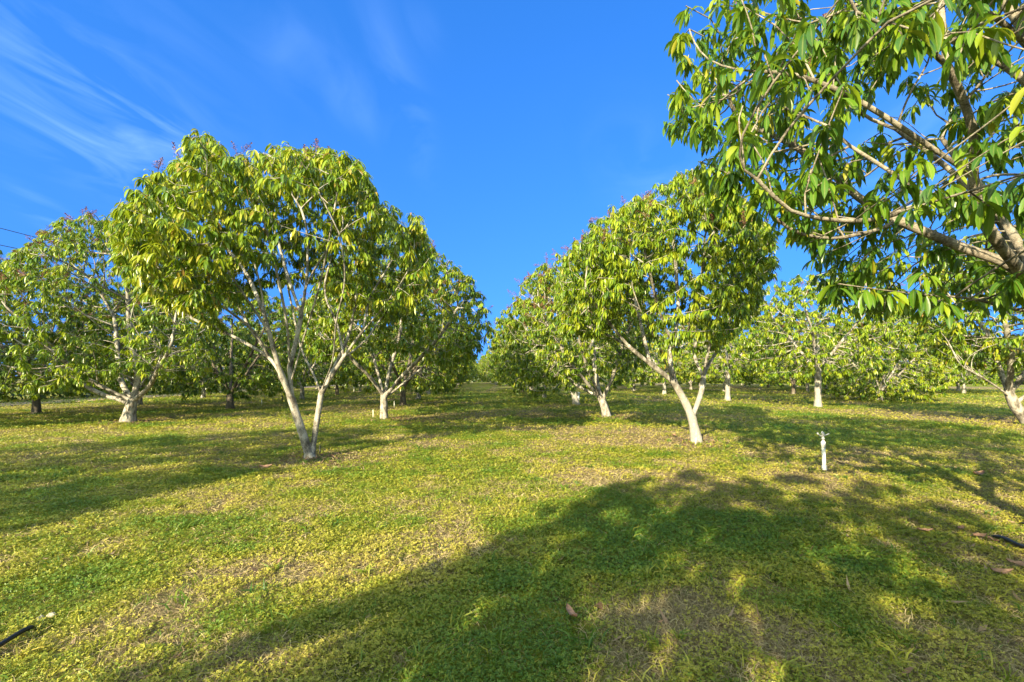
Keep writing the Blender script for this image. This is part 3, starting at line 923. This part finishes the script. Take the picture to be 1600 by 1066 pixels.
def build_S():
    rng = np.random.default_rng(31)
    polys = limbs_world(limbs_S, P_S)
    A = dome(rng, 15000, (0.0, 0.25, 3.9), (3.75, 2.9, 2.6), 0.42, amp=0.18, gap=-1.3)
    A = A[A[:, 2] > 1.7]
    W = A + P_S
    ok = (W[:, 1] > 1.9)
    pp = project(W)
    ok &= in_poly(pp, out_S)
    # a looser crown where the limbs show, fuller at the left end
    inv = (pp[:, 0] < 1600) & (pp[:, 1] > 0)
    pr = np.where(inv, np.where((pp[:, 0] < 1330) | (pp[:, 1] < 130), 1.0, 0.62), 0.65)
    pr = np.where(inv & (pp[:, 0] > 1330) & (W[:, 1] < 3.8) & (pp[:, 1] > 110), 0.13, pr)
    ok &= rng.random(len(A)) < pr
    A = A[ok]
    A = A[rng.permutation(len(A))[:3700]]
    return make_tree(polys, A, 0.118, rng, M_LEAF_NEAR, M_BARK_B, sides=9, n_per=11, L=(0.115, 0.205), W=0.22, stations=6, blooms=26, kill=0.16, step=0.15, rtip=0.0045,
                     twig=0.0065, yellow=0.05, bias=0.0, droop=1.3, keep=lambda p: (p + P_S)[:, 1] > 2.0)
mS = build_S()
plant(mS, P_S, 'mango tree at the right edge, long bare limbs and big drooping leaves overhanging the grass', G_ALLEY_R)

# second trees of the rows
limbs_B = [[(200, 658, 0), (203, 640, 0), (207, 624, 0)], [(205, 626, 0), (165, 605, -.3), (120, 580, -.6), (100, 560, -.8)], [(207, 626, 0), (190, 595, .5), (185, 560, 1.1), (180, 500, 1.4)],
           [(210, 626, 0), (235, 600, -.4), (245, 580, -.8), (262, 550, -1.2)], [(207, 626, 0), (215, 590, .2), (205, 530, .3), (200, 460, .3)], [(205, 628, 0), (150, 610, .5), (90, 570, 1.4), (60, 530, 2)]]
out_B = [(50, 372), (100, 340), (150, 322), (200, 325), (250, 340), (310, 375), (340, 440), (345, 540), (310, 590), (230, 585), (170, 590), (100, 605), (20, 605), (-60, 590), (-60, 480), (-10, 420)]
mB = limb_tree(P_B, limbs_B, out_B, (-0.6, 0, 3.7), (4.1, 3.3, 3.4), 0.9, 0.17, 41, 3000, inner=0.5, n_per=14, L=(0.15, 0.24), W=0.22, blooms=300, kill=0.18, step=0.2, dens=1.7, bias=0.03)
plant(mB, P_B, 'broad mango tree with low spreading limbs and reddish flowers on top, far left', G_LEFT2)

limbs_C = [[(600, 654, 0), (600, 635, 0), (600, 618, 0)], [(600, 620, 0), (580, 590, -.4), (550, 560, -.9), (530, 520, -1.3)], [(600, 620, 0), (590, 580, .5), (575, 530, 1.0)],
           [(602, 620, 0), (625, 590, -.3), (655, 560, -.6), (690, 520, -.9), (715, 480, -1)], [(601, 620, 0), (608, 580, .4), (625, 520, .8), (630, 450, 1)], [(602, 622, 0), (640, 590, .6), (690, 550, 1.4)]]
out_C = [(470, 480), (520, 400), (600, 355), (650, 362), (690, 392), (738, 432), (762, 480), (768, 520), (735, 560), (690, 575), (640, 545), (560, 545), (500, 565), (460, 545)]
mC = limb_tree(P_C, limbs_C, out_C, (0.5, 0, 3.8), (3.7, 3.1, 2.9), 1.2, 0.125, 43, 2400, inner=0.5, n_per=15, L=(0.15, 0.24), W=0.22, blooms=60, kill=0.18, step=0.2, dens=1.7)
plant(mC, P_C, 'rounded mango tree with a pale trunk forking low, behind the two stemmed tree', G_ALLEY_L)

limbs_N = [[(948, 651, 0), (945, 635, 0), (937, 618, 0)], [(937, 620, 0), (915, 595, -.3), (890, 565, -.7), (870, 530, -1)], [(938, 620, 0), (930, 580, .4), (925, 520, .9), (920, 470, 1)],
           [(940, 622, 0), (955, 595, -.2), (965, 560, -.6), (980, 520, -.9)], [(938, 618, 0), (920, 580, -.8), (905, 530, -1.4)], [(938, 620, 0), (900, 600, .6), (860, 570, 1.3)]]
out_N = [(850, 412), (866, 395), (900, 385), (960, 400), (1010, 440), (1030, 500), (1010, 570), (950, 575), (900, 595), (850, 595), (805, 585), (790, 520), (800, 465), (825, 428)]
mN = limb_tree(P_N, limbs_N, out_N, (-0.8, 0, 3.6), (3.2, 2.9, 2.9), 0.9, 0.14, 47, 2600, inner=0.5, n_per=14, L=(0.14, 0.23), W=0.22, blooms=340, kill=0.18, step=0.2, dens=1.7, bias=0.06)
plant(mN, P_N, 'mango tree with brownish flower sprays, second on the right of the alley', G_ALLEY_R)

limbs_R = [[(1612, 664, 0), (1590, 640, 0), (1575, 610, 0)], [(1578, 618, 0), (1545, 595, -.3), (1500, 570, -.7)], [(1575, 612, 0), (1560, 570, .5), (1545, 520, .9)],
           [(1575, 612, 0), (1580, 560, -.5), (1570, 500, -1)], [(1577, 615, 0), (1610, 570, 0), (1640, 520, .2)], [(1585, 630, 0), (1640, 590, -.6), (1680, 560, -1)]]
out_R = [(1440, 430), (1480, 360), (1560, 320), (1700, 320), (1790, 400), (1800, 560), (1700, 590), (1600, 570), (1520, 575), (1460, 560), (1430, 500)]
mR = limb_tree(P_R, limbs_R, out_R, (0.0, 0, 3.7), (3.4, 3.0, 2.8), 1.4, 0.15, 53, 2200, inner=0.5, n_per=14, L=(0.17, 0.28), blooms=20, kill=0.18, step=0.2, dens=1.7, bias=0.05)
plant(mR, P_R, 'mango tree with dark leaning trunk cut by the right edge of the photo', G_RIGHT2)

# ------------------------------------------------------------------ the rest of the orchard
GT = dict(L=(0.17, 0.27), n_per=18, dens=1.7)
K = [generic_tree(101, 6.4, 3.7, 0.9, 0.9, 0.13, 2200, 90, **GT),
     generic_tree(102, 6.8, 3.9, 0.8, 0.8, 0.14, 2400, 170, bias=0.03, **GT),
     generic_tree(103, 6.0, 3.5, 1.0, 1.3, 0.12, 2000, 50, limbs=4, **GT),
     generic_tree(104, 6.5, 3.9, 0.7, 0.7, 0.15, 2400, 130, lean=(0.5, 0.2), bias=0.05, **GT)]
K_BUSH = generic_tree(105, 6.2, 3.9, 0.15, 0.6, 0.14, 3200, 30, limbs=7, inner=0.5, bias=0.12, **GT)
K_TALL = generic_tree(106, 6.4, 3.2, 1.4, 1.75, 0.135, 1900, 60, limbs=4, bias=0.07, **GT)
K_BEHIND = generic_tree(107, 6.2, 2.8, 0.9, 0.9, 0.13, 3300, 0, inner=0.4, amp=0.32, L=(0.2, 0.32), n_per=16)
rr = random.Random(4)
def far(P, label, group, k=None, s=None, bark_mat=None, rz=None):
    m = K[rr.randrange(4)] if k is None else k
    return plant(m, P, label, group, rz=rr.uniform(0, 6.28) if rz is None else rz, s=s or rr.uniform(0.95, 1.12) * (1.18 if group in (G_RIGHT2, G_RIGHT3) else 1.0), bark_mat=bark_mat)
ORD = ['first', 'second', 'third', 'fourth', 'fifth', 'sixth', 'seventh', 'eighth', 'ninth', 'tenth', 'eleventh', 'twelfth', 'thirteenth', 'fourteenth', 'fifteenth', 'sixteenth']

# alley, left side: from the third on
for i, (px, py, b) in enumerate([(629.5, 634, M_BARK_D), (653.5, 624, M_BARK), (670, 616.5, M_BARK_W), (680, 612, M_BARK_D), (691, 609.5, M_BARK_D), (700, 606.5, M_BARK)]):
    far(ground_at(px, py), f'{ORD[i + 2]} mango tree counted along the left side of the grass alley', G_ALLEY_L, bark_mat=b)
for i in range(7):
    far(row(-3.0, 72 + 8 * i), f'{ORD[i + 8]} mango tree counted along the left side of the grass alley', G_ALLEY_L)
# alley, right side
right = [(901, 632, M_BARK_W), (None, 33.5, M_BARK), (None, 41, M_BARK), (None, 48, M_BARK_D), (821, 609.5, M_BARK_W), (808, 607, M_BARK_W), (790, 603.5, M_BARK)]
for i, (px, py, b) in enumerate(right):
    P = row(5.3, py) if px is None else ground_at(px, py)
    far(P, f'{ORD[i + 2]} mango tree counted along the right side of the grass alley', G_ALLEY_R, bark_mat=b, s=1.08 if i < 3 else None)
for i in range(5):
    far(row(4.8, 88 + 8 * i), f'{ORD[i + 9]} mango tree counted along the right side of the grass alley', G_ALLEY_R)
# second row on the left
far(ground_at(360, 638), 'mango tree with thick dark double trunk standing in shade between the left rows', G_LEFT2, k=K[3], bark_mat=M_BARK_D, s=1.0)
for i in range(6):
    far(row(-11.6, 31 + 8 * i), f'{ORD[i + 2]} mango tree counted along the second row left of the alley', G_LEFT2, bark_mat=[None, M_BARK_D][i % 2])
# outer left row
far(ground_at(57, 646), 'mango tree with thick dark trunk leaning right near the dirt track', G_LEFT3, k=K[1], bark_mat=M_BARK_D, s=0.96)
for i, (px, py) in enumerate([(218, 633), (318, 622), (387, 616), (430, 612)]):
    far(ground_at(px, py), f'{ORD[i + 1]} mango tree counted along the outer left row by the track', G_LEFT3)
for i in range(4):
    far(row(-19.5, 57 + 8 * i), f'{ORD[i + 5]} mango tree counted along the outer left row by the track', G_LEFT3)
# right, beyond the open grass
far(ground_at(1278, 636), 'mango tree with straight whitewashed trunk behind the white sprinkler', G_RIGHT2, k=K_TALL, bark_mat=M_BARK_W, s=1.12, rz=1.0)
far(ground_at(1137, 626), 'mango tree with pale upright trunk just right of the leaning whitewashed tree', G_RIGHT2, k=K_TALL, bark_mat=M_BARK_W, s=1.15, rz=3.0)
far(ground_at(1038, 616), 'distant mango tree whose slim pale trunk shows left of the whitewashed fork', G_RIGHT2, k=K[2], bark_mat=M_BARK_W)
far(ground_at(990, 611), 'distant mango tree whose trunk shows right of the brown flowered tree', G_RIGHT2)
for i in range(4):
    far(row(17.6, 59 + 8 * i), f'{ORD[i + 5]} mango tree counted along the row beyond the open right grass', G_RIGHT2)
far(ground_at(1375, 626), 'bushy yellow green mango tree with leaves down to the grass on the right', G_RIGHT3, k=K_BUSH, s=1.05)
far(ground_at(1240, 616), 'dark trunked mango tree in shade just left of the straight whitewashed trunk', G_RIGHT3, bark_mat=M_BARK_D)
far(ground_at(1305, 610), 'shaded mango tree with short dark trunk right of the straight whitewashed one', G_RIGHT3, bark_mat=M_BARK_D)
far(ground_at(1418, 612), 'mango tree with low pale fork right of the bushy yellow green tree', G_RIGHT3)
far(ground_at(1448, 609), 'mango tree with stout pale trunk behind the low pale fork on the right', G_RIGHT3, bark_mat=M_BARK_W)
far(ground_at(1200, 606), 'mango tree with dim trunk deep between the two upright pale trunks', G_RIGHT3, bark_mat=M_BARK_D)
k = 0
for Xr in (27.0, 36.0, 45.0, 54.0):
    for j in range(7):
        y = 40 + 8.2 * j + (2 if Xr > 40 else 0)
        P = row(Xr, y, rr.uniform(-0.5, 0.5))
        if P[0] / P[1] > 1.25: continue
        near = any(np.hypot(P[0] - q.location.x, P[1] - q.location.y) < 4.5 for q in bpy.data.objects if q.type == 'EMPTY')
        if near: continue
        far(P, 'mango tree deep in the crowded rows behind the bushy tree on the far right', 'crowded distant mango trees on the far right')
# trees beside and behind the viewpoint: only their shadows reach into the picture
HID = 'mango trees beside and behind the viewpoint'
far(np.array([-2.9, -5.4, 0]), 'mango tree behind the viewpoint whose crown shades the foreground grass', HID, k=K_BEHIND, s=1.0, rz=0.4)
far(row(5.2, -4.2), 'mango tree behind the overhanging tree, out of view on the right', HID, k=K[0], rz=2.0)
far(row(-11.6, -0.6), 'mango tree out of view on the left whose shadow crosses the left grass', HID, k=K[3], s=1.0)
far(row(17.4, 6.0), 'mango tree out of view on the right beside the open grass', HID, k=K[2])
far(row(-19.5, 11.0), 'mango tree out of view on the left near the dirt track', HID, k=K[2])

# ------------------------------------------------------------------ dark hedge beyond the track, tree line at the far end
def leafy_mass(name, boxes, n, size, seed, label, cat, mat, kind=None):
    rng = np.random.default_rng(seed)
    VV, TT = [], []
    for (x0, y0, x1, y1, w, h) in boxes:
        m = n // len(boxes)
        t = rng.random(m)
        L = math.hypot(x1 - x0, y1 - y0)
        top = h * (0.62 + 0.55 * fbm(t * L * 0.22, t * 0 + seed, seed, 4))
        u = rng.random(m) ** 0.6
        z = np.where(rng.random(m) < 0.5, top * u, top * rng.random(m))
        prof = np.sqrt(np.clip(1 - (z / top) ** 3, 0.02, 1)) * (0.7 + 0.6 * fbm(t * L * 0.4 + 9, z * 0.5, seed + 3, 3))
        sgn = np.where(rng.random(m) < 0.5, -1, 1) * rng.random(m) ** 0.4
        nx, ny = -(y1 - y0) / L, (x1 - x0) / L
        off = sgn * prof * w * 0.5
        VV.append(np.stack([x0 + (x1 - x0) * t + nx * off, y0 + (y1 - y0) * t + ny * off, z], 1))
    C = np.vstack(VV); m = len(C)
    a = nrm(rng.normal(size=(m, 3))); b = nrm(np.cross(a, rng.normal(size=(m, 3))))
    s = (size * rng.uniform(0.6, 1.4, m))[:, None]
    V = np.stack([C - a * s, C - b * s * 0.42, C + a * s, C + b * s * 0.42], 1).reshape(-1, 3)
    me = mesh_np(name, V, quads=np.arange(m * 4).reshape(-1, 4), attrs={'tint': np.repeat(np.clip(rng.normal(0.45, 0.22, m), 0, 1), 4), 'rib': np.zeros(m * 4)})
    return tag(link(name, me, mat), label, cat, kind=kind)
leafy_mass('hedge', [(-30.0, -5, -41.0, 130, 4.0, 5.0)], 60000, 0.20, 3, 'dense dark hedge closing the orchard beyond the dirt track', 'hedge', M_HEDGE)
leafy_mass('distant_trees', [(-60, 150, 40, 140, 10, 6.5), (40, 140, 110, 100, 10, 6.5), (110, 100, 110, 10, 8, 6)], 90000, 0.42, 8, 'continuous far line of dark trees closing the orchard', 'tree line', M_HEDGE, kind='stuff')

# ------------------------------------------------------------------ sprinklers, stakes, hoses, litter
def lathe(prof, sides=14, ctr=(0, 0, 0), M=None):
    a = np.arange(sides) * 2 * math.pi / sides
    V = np.array([[r * math.cos(t), r * math.sin(t), z] for r, z in prof for t in a])
    V = V + np.array(ctr)
    Q = []
    for i in range(len(prof) - 1):
        for k in range(sides):
            Q.append([i * sides + k, i * sides + (k + 1) % sides, (i + 1) * sides + (k + 1) % sides, (i + 1) * sides + k])
    return V, np.array(Q)
def tube(pts, r, sides=8):
    P = np.array(pts, float); n = len(P)
    T = nrm(np.gradient(P, axis=0))
    u = np.cross(T, np.array([0.13, 0.27, 0.95])); u = nrm(u); v = np.cross(T, u)
    a = np.arange(sides) * 2 * math.pi / sides
    rad = np.full(n, r) if np.isscalar(r) else np.array(r)
    V = (P[:, None] + rad[:, None, None] * (u[:, None] * np.cos(a)[None, :, None] + v[:, None] * np.sin(a)[None, :, None])).reshape(-1, 3)
    Q = [[i * sides + k, i * sides + (k + 1) % sides, (i + 1) * sides + (k + 1) % sides, (i + 1) * sides + k] for i in range(n - 1) for k in range(sides)]
    e = len(V)
    V = np.vstack([V, P[0], P[-1]])
    tr = [[e, (k + 1) % sides, k] for k in range(sides)] + [[e + 1, (n - 1) * sides + k, (n - 1) * sides + (k + 1) % sides] for k in range(sides)]
    return V, np.array(Q), np.array(tr)
def join(parts):
    VV, QQ, TT, o = [], [], [], 0
    for p in parts:
        VV.append(p[0]); QQ.append(np.asarray(p[1]) + o)
        if len(p) > 2: TT.append(np.asarray(p[2]) + o)
        o += len(p[0])
    return np.vstack(VV), np.vstack(QQ), (np.vstack(TT) if TT else None)
def gz(p): return float(hgt(np.array([p[0]]), np.array([p[1]]))[0])

def sprinkler(P):
    t = empty('sprinkler', (P[0], P[1], gz(P)), 0.15)
    t.rotation_euler = (0.0, R(-2.5), 0.1)
    tag(t, 'white irrigation sprinkler on an upright pipe standing in the open grass', 'sprinkler')
    V, Q = lathe([(0, -0.05), (0.026, -0.05), (0.026, 0.40), (0.0, 0.40)], 16)
    link('riser_pipe', mesh_np('riser_pipe', V, quads=Q), M_WHITE, t)
    V, Q = lathe([(0.026, 0.375), (0.033, 0.378), (0.033, 0.46), (0.030, 0.468), (0.020, 0.47), (0.020, 0.485), (0.0, 0.485)], 16)
    link('coupling', mesh_np('coupling', V, quads=Q), M_WHITE, t)
    V, Q = lathe([(0.0, 0.0), (0.040, 0.0), (0.044, 0.03), (0.036, 0.045), (0.036, 0.085), (0.027, 0.09)], 12)
    link('base_collar', mesh_np('base_collar', V, quads=Q), M_GREY, t)
    h = empty_child('sprinkler_head', t)
    V, Q = lathe([(0.013, 0.47), (0.015, 0.50), (0.022, 0.502), (0.022, 0.53), (0.014, 0.535), (0.012, 0.57), (0.020, 0.575), (0.024, 0.60), (0.018, 0.615), (0, 0.617)], 12)
    hd = link('head_body', mesh_np('head_body', V, quads=Q), M_GREY, t)
    bpy.data.objects.remove(h)
    a1 = tube([(0.0, 0, 0.555), (-0.04, 0.0, 0.562), (-0.075, 0.004, 0.585), (-0.092, 0.006, 0.612)], [0.011, 0.010, 0.011, 0.013], 8)
    a2 = tube([(0.0, 0, 0.555), (0.04, 0.0, 0.568), (0.075, -0.004, 0.580), (0.10, -0.006, 0.592)], [0.010, 0.009, 0.008, 0.009], 8)
    a3 = tube([(-0.02, 0.012, 0.60), (0.0, 0.014, 0.628), (0.025, 0.012, 0.612)], 0.006, 6)
    V, Q, T = join([a1, a2, a3])
    link('swing_arm', mesh_np('swing_arm', V, quads=Q, tris=T), M_GREY, hd)
def empty_child(n, p):
    o = bpy.data.objects.new(n, None); COL.objects.link(o); o.parent = p; return o
sprinkler(ground_at(1288, 736))

def stake(P, h, r, mat, name, label, cat, group=None, cap=True, tilt=0.0):
    t = empty(name, (P[0], P[1], gz(P)), rr.uniform(0, 6)); t.rotation_euler = (tilt, tilt * 0.5, 0)
    tag(t, label, cat, group)
    V, Q = lathe([(0, -0.06), (r, -0.06), (r, h * 0.86), (0, h * 0.86)], 10)
    link('stem', mesh_np('stem', V, quads=Q), mat, t)
    V, Q = lathe([(r * 0.6, h * 0.84), (r * 1.5, h * 0.86), (r * 1.5, h * 0.93), (r * 0.8, h * 0.95), (r * 0.8, h), (0, h)], 10)
    link('spray_nozzle', mesh_np('spray_nozzle', V, quads=Q), mat, t)
stake(ground_at(500, 709), 0.18, 0.012, M_BLACK, 'drip_emitter', 'short black drip emitter beside the two stemmed tree', 'emitter')
stake(ground_at(1103, 680), 0.16, 0.012, M_BLACK, 'drip_emitter', 'short black drip emitter right of the whitewashed forked trunk', 'emitter')
stake(ground_at(441, 628), 0.40, 0.030, M_BLACK, 'drip_emitter', 'black riser in the shade left of the two stemmed tree', 'emitter')
stake(ground_at(1087, 694.5), 0.16, 0.009, M_WHITE, 'tree_stake', 'thin white stake pushed in against the foot of the whitewashed trunk', 'stake', tilt=0.06)
for px, py, h, lab in [(409, 634, 0.32, 'thin white riser standing left of the two stemmed tree'), (553, 613, 0.7, 'thin white riser far off between the two left rows'),
                       (583, 654, 0.32, 'thin white riser just left of the pale trunk forking low'), (616, 637, 0.34, 'thin white riser just right of the pale trunk forking low'),
                       (1199, 602.5, 1.2, 'white riser far off left of the straight whitewashed trunk')]:
    stake(ground_at(px, py), h, 0.012 if py > 630 else 0.035, M_WHITE, 'irrigation_riser', lab, 'riser', 'white irrigation risers among the trees')
stake(ground_at(904, 626), 0.55, 0.07, M_WHITE, 'irrigation_riser', 'stout white pipe standing right behind the third trunk right of the alley', 'riser')

def litter():
    # dead leaves and bits of twig gathered round the trunks and under the near crowns
    rng = np.random.default_rng(77)
    xs, ys = [], []
    for p in TRUNKS:
        n = 320
        r = np.abs(rng.normal(0, 0.6, n)) + 0.08; a = rng.random(n) * 6.283
        xs.append(p[0] + 0.2 + r * np.cos(a)); ys.append(p[1] + r * np.sin(a))
    n = 900
    y = 1.6 * (24 / 1.6) ** rng.random(n); x = (rng.random(n) * 2 - 1) * (1.14 * y + 1)
    k = rng.random(n) < np.clip(dryness(x, y) * 1.3 - 0.15 + 0.35 * (x > 0.55 * y), 0, 1)
    xs.append(x[k]); ys.append(y[k])
    x = np.concatenate(xs); y = np.concatenate(ys); n = len(x)
    C = np.stack([x, y, hgt(x, y) + rng.uniform(0.012, 0.035, n)], 1)
    th = rng.random(n) * 6.283; tilt = rng.normal(0, 0.3, n)
    d = np.stack([np.cos(th), np.sin(th), tilt], 1); s = np.stack([-np.sin(th), np.cos(th), rng.normal(0, 0.3, n)], 1)
    L = rng.uniform(0.04, 0.15, n)[:, None]; W = L * rng.uniform(0.08, 0.3, n)[:, None]
    up = np.array([0, 0, 1.0]) * L * rng.uniform(0.0, 0.25, n)[:, None]
    V = np.stack([C - d * L * .5 + up, C - s * W * .5, C + d * L * .5 + up, C + s * W * .5], 1).reshape(-1, 3)
    me = mesh_np('leaf_litter', V, quads=np.arange(n * 4).reshape(-1, 4), attrs={'tint': np.repeat(rng.random(n), 4), 'rib': np.zeros(n * 4)})
    m = leaf_material('leaf_litter', [(0, (0.08, 0.05, 0.03)), (0.5, (0.22, 0.125, 0.07)), (1, (0.36, 0.25, 0.16))], rough=0.7, trans=0.1, tcol=(0.3, 0.18, 0.1))
    tag(link('leaf_litter', me, m), 'small brown dead leaves and twig bits gathered under the trees', 'leaf litter', kind='stuff')
litter()

def hose(pts, r, label):
    P = resample([np.array([p[0], p[1], gz(p) + dz + (0.025 if dz > 0 else -0.01)]) for p, dz in pts], 0.06)
    V, Q, T = tube(P, r, 10)
    tag(link('irrigation_hose', mesh_np('irrigation_hose', V, quads=Q, tris=T), M_BLACK), label, 'hose', 'black irrigation hoses in the grass')
hose([(ground_at(1535, 836), -0.01), (ground_at(1565, 848), 0.02), (ground_at(1600, 866), 0.03), (ground_at(1680, 890), 0.03), (P_S + np.array([-0.1, -0.3, 0]), 0.02)], 0.018, 'black irrigation hose coming out of the grass at the right edge')
hose([(ground_at(75, 978), -0.015), (ground_at(48, 990), 0.012), (ground_at(5, 1018), 0.025), (ground_at(-60, 1055), 0.02), (ground_at(-160, 1100), 0.0)], 0.013, 'black irrigation hose end lying in the grass at the left corner')
hose([(ground_at(1585, 815), -0.005), (ground_at(1610, 826), 0.02), (ground_at(1680, 845), 0.02)], 0.011, 'thin dark hose end under the overhanging tree, above the larger hose')

def fallen_leaf(P, L, w, rz, label, curl=0.25, tilt=(0, 0), dz=0.04):
    L *= 0.88; w *= 0.88
    st = 9
    t = np.linspace(0, 1, st)
    prof = np.interp(t, [0, .1, .35, .65, .9, 1], [.08, .5, .95, 1, .5, .03]) * w / 2
    z = curl * L * (t - 0.5) ** 2 * 1.5
    V = []
    for s in range(st):
        wob = 0.004 * math.sin(s * 1.7)
        for e, k in ((-1, .5), (-.5, .12), (0, 0), (.5, .12), (1, .5)):
            V.append(((t[s] - 0.5) * L, e * prof[s], z[s] + k * w * 0.45 + wob * e))
    V = np.array(V); n = len(V)
    Q = np.array([[s * 5 + e, s * 5 + e + 1, s * 5 + e + 6, s * 5 + e + 5] for s in range(st - 1) for e in range(4)])
    V2 = np.vstack([V, V - np.array([0, 0, 0.0012])]); Q2 = np.vstack([Q, Q[:, ::-1] + n])
    o = link('fallen_leaf', mesh_np('fallen_leaf', V2, quads=Q2), M_FALLEN)
    o.location = (P[0], P[1], gz(P) + dz); o.rotation_euler = (tilt[0], tilt[1], rz)
    tag(o, label, 'leaf', 'dry brown leaves lying on the grass')
fallen_leaf(ground_at(893, 972), 0.24, 0.055, R(100), 'long pinkish brown dry leaf lying alone in the foreground grass', 0.3, (0.1, 0.15), 0.055)
fallen_leaf(ground_at(1562, 905), 0.17, 0.05, R(-8), 'curled reddish brown dry leaf lowest of those at the right edge', 0.5, (0.5, 0), 0.05)
fallen_leaf(ground_at(1592, 893), 0.16, 0.06, R(-40), 'brown dry leaf against the right edge below the hose', 0.4, (0.3, 0), 0.05)
fallen_leaf(ground_at(1530, 846), 0.15, 0.06, R(5), 'pale pinkish dry leaf left of the black hose end', 0.2, (0.3, 0), 0.05)
fallen_leaf(ground_at(1500, 834), 0.14, 0.05, R(30), 'small dry leaf leftmost of the cluster near the right hose', 0.3, (0.2, 0), 0.05)
fallen_leaf(ground_at(1551, 852), 0.14, 0.04, R(80), 'narrow greyish dry leaf touching the end of the right hose', 0.3, (0.2, 0), 0.05)
fallen_leaf(ground_at(1527, 746), 0.24, 0.10, R(10), 'orange brown curled leaf in the sunlit gap right of the sprinkler', 0.5, (0.3, 0), 0.05)
fallen_leaf(ground_at(1445, 836), 0.15, 0.05, R(-12), 'orange brown dry leaf in the shade below the sprinkler', 0.3, (0.2, 0), 0.045)
fallen_leaf(ground_at(415, 735), 0.22, 0.09, R(20), 'dry leaf on the bare patch left of the two stemmed tree', 0.4, (0.3, 0), 0.05)
fallen_leaf(ground_at(1052, 684), 0.22, 0.10, R(50), 'dark dry leaf on the grass left of the whitewashed trunk', 0.4, (0.3, 0), 0.05)

def stone(P, r, label, seed):
    import bmesh
    bm = bmesh.new(); bmesh.ops.create_icosphere(bm, subdivisions=3, radius=1)
    rg = np.random.default_rng(seed); f = lobes(rg, 0.35, 6)
    for v in bm.verts:
        d = np.array([v.co[:]]); s = float(f(d)[0])
        v.co = Vector((v.co.x * s * r, v.co.y * s * r * 0.7, v.co.z * s * r * 0.5))
    me = bpy.data.meshes.new('stone'); bm.to_mesh(me); bm.free()
    o = link('stone', me, M_STONE); o.location = (P[0], P[1], gz(P) + 0.02); o.rotation_euler = (0.1, 0.2, seed)
    tag(o, label, 'stone', 'pale stones by the left hose')
stone(ground_at(80, 964), 0.03, 'larger pale stone above the left hose end in the grass', 3)
stone(ground_at(63, 969), 0.024, 'smaller pointed pale stone left of the larger stone', 5)

# ------------------------------------------------------------------ overhead wires far off on the left
def wire(x0, y0, z0, x1, y1, z1, sag, label):
    P = [np.array([x0 + (x1 - x0) * t, y0 + (y1 - y0) * t, z0 + (z1 - z0) * t - sag * 4 * t * (1 - t)]) for t in np.linspace(0, 1, 24)]
    V, Q, T = tube(P, 0.035, 6)
    tag(link('overhead_wire', mesh_np('overhead_wire', V, quads=Q, tris=T), M_WIRE), label, 'wire', 'overhead wires above the left trees')
a = pt(-120, 325, 42); b = pt(300, 430, 60)
wire(*a, *b, 0.15, 'upper thin black wire above the far left trees')
a = pt(-120, 358, 42); b = pt(300, 440, 60)
wire(*a, *b, 0.15, 'lower thin black wire just above the far left trees')
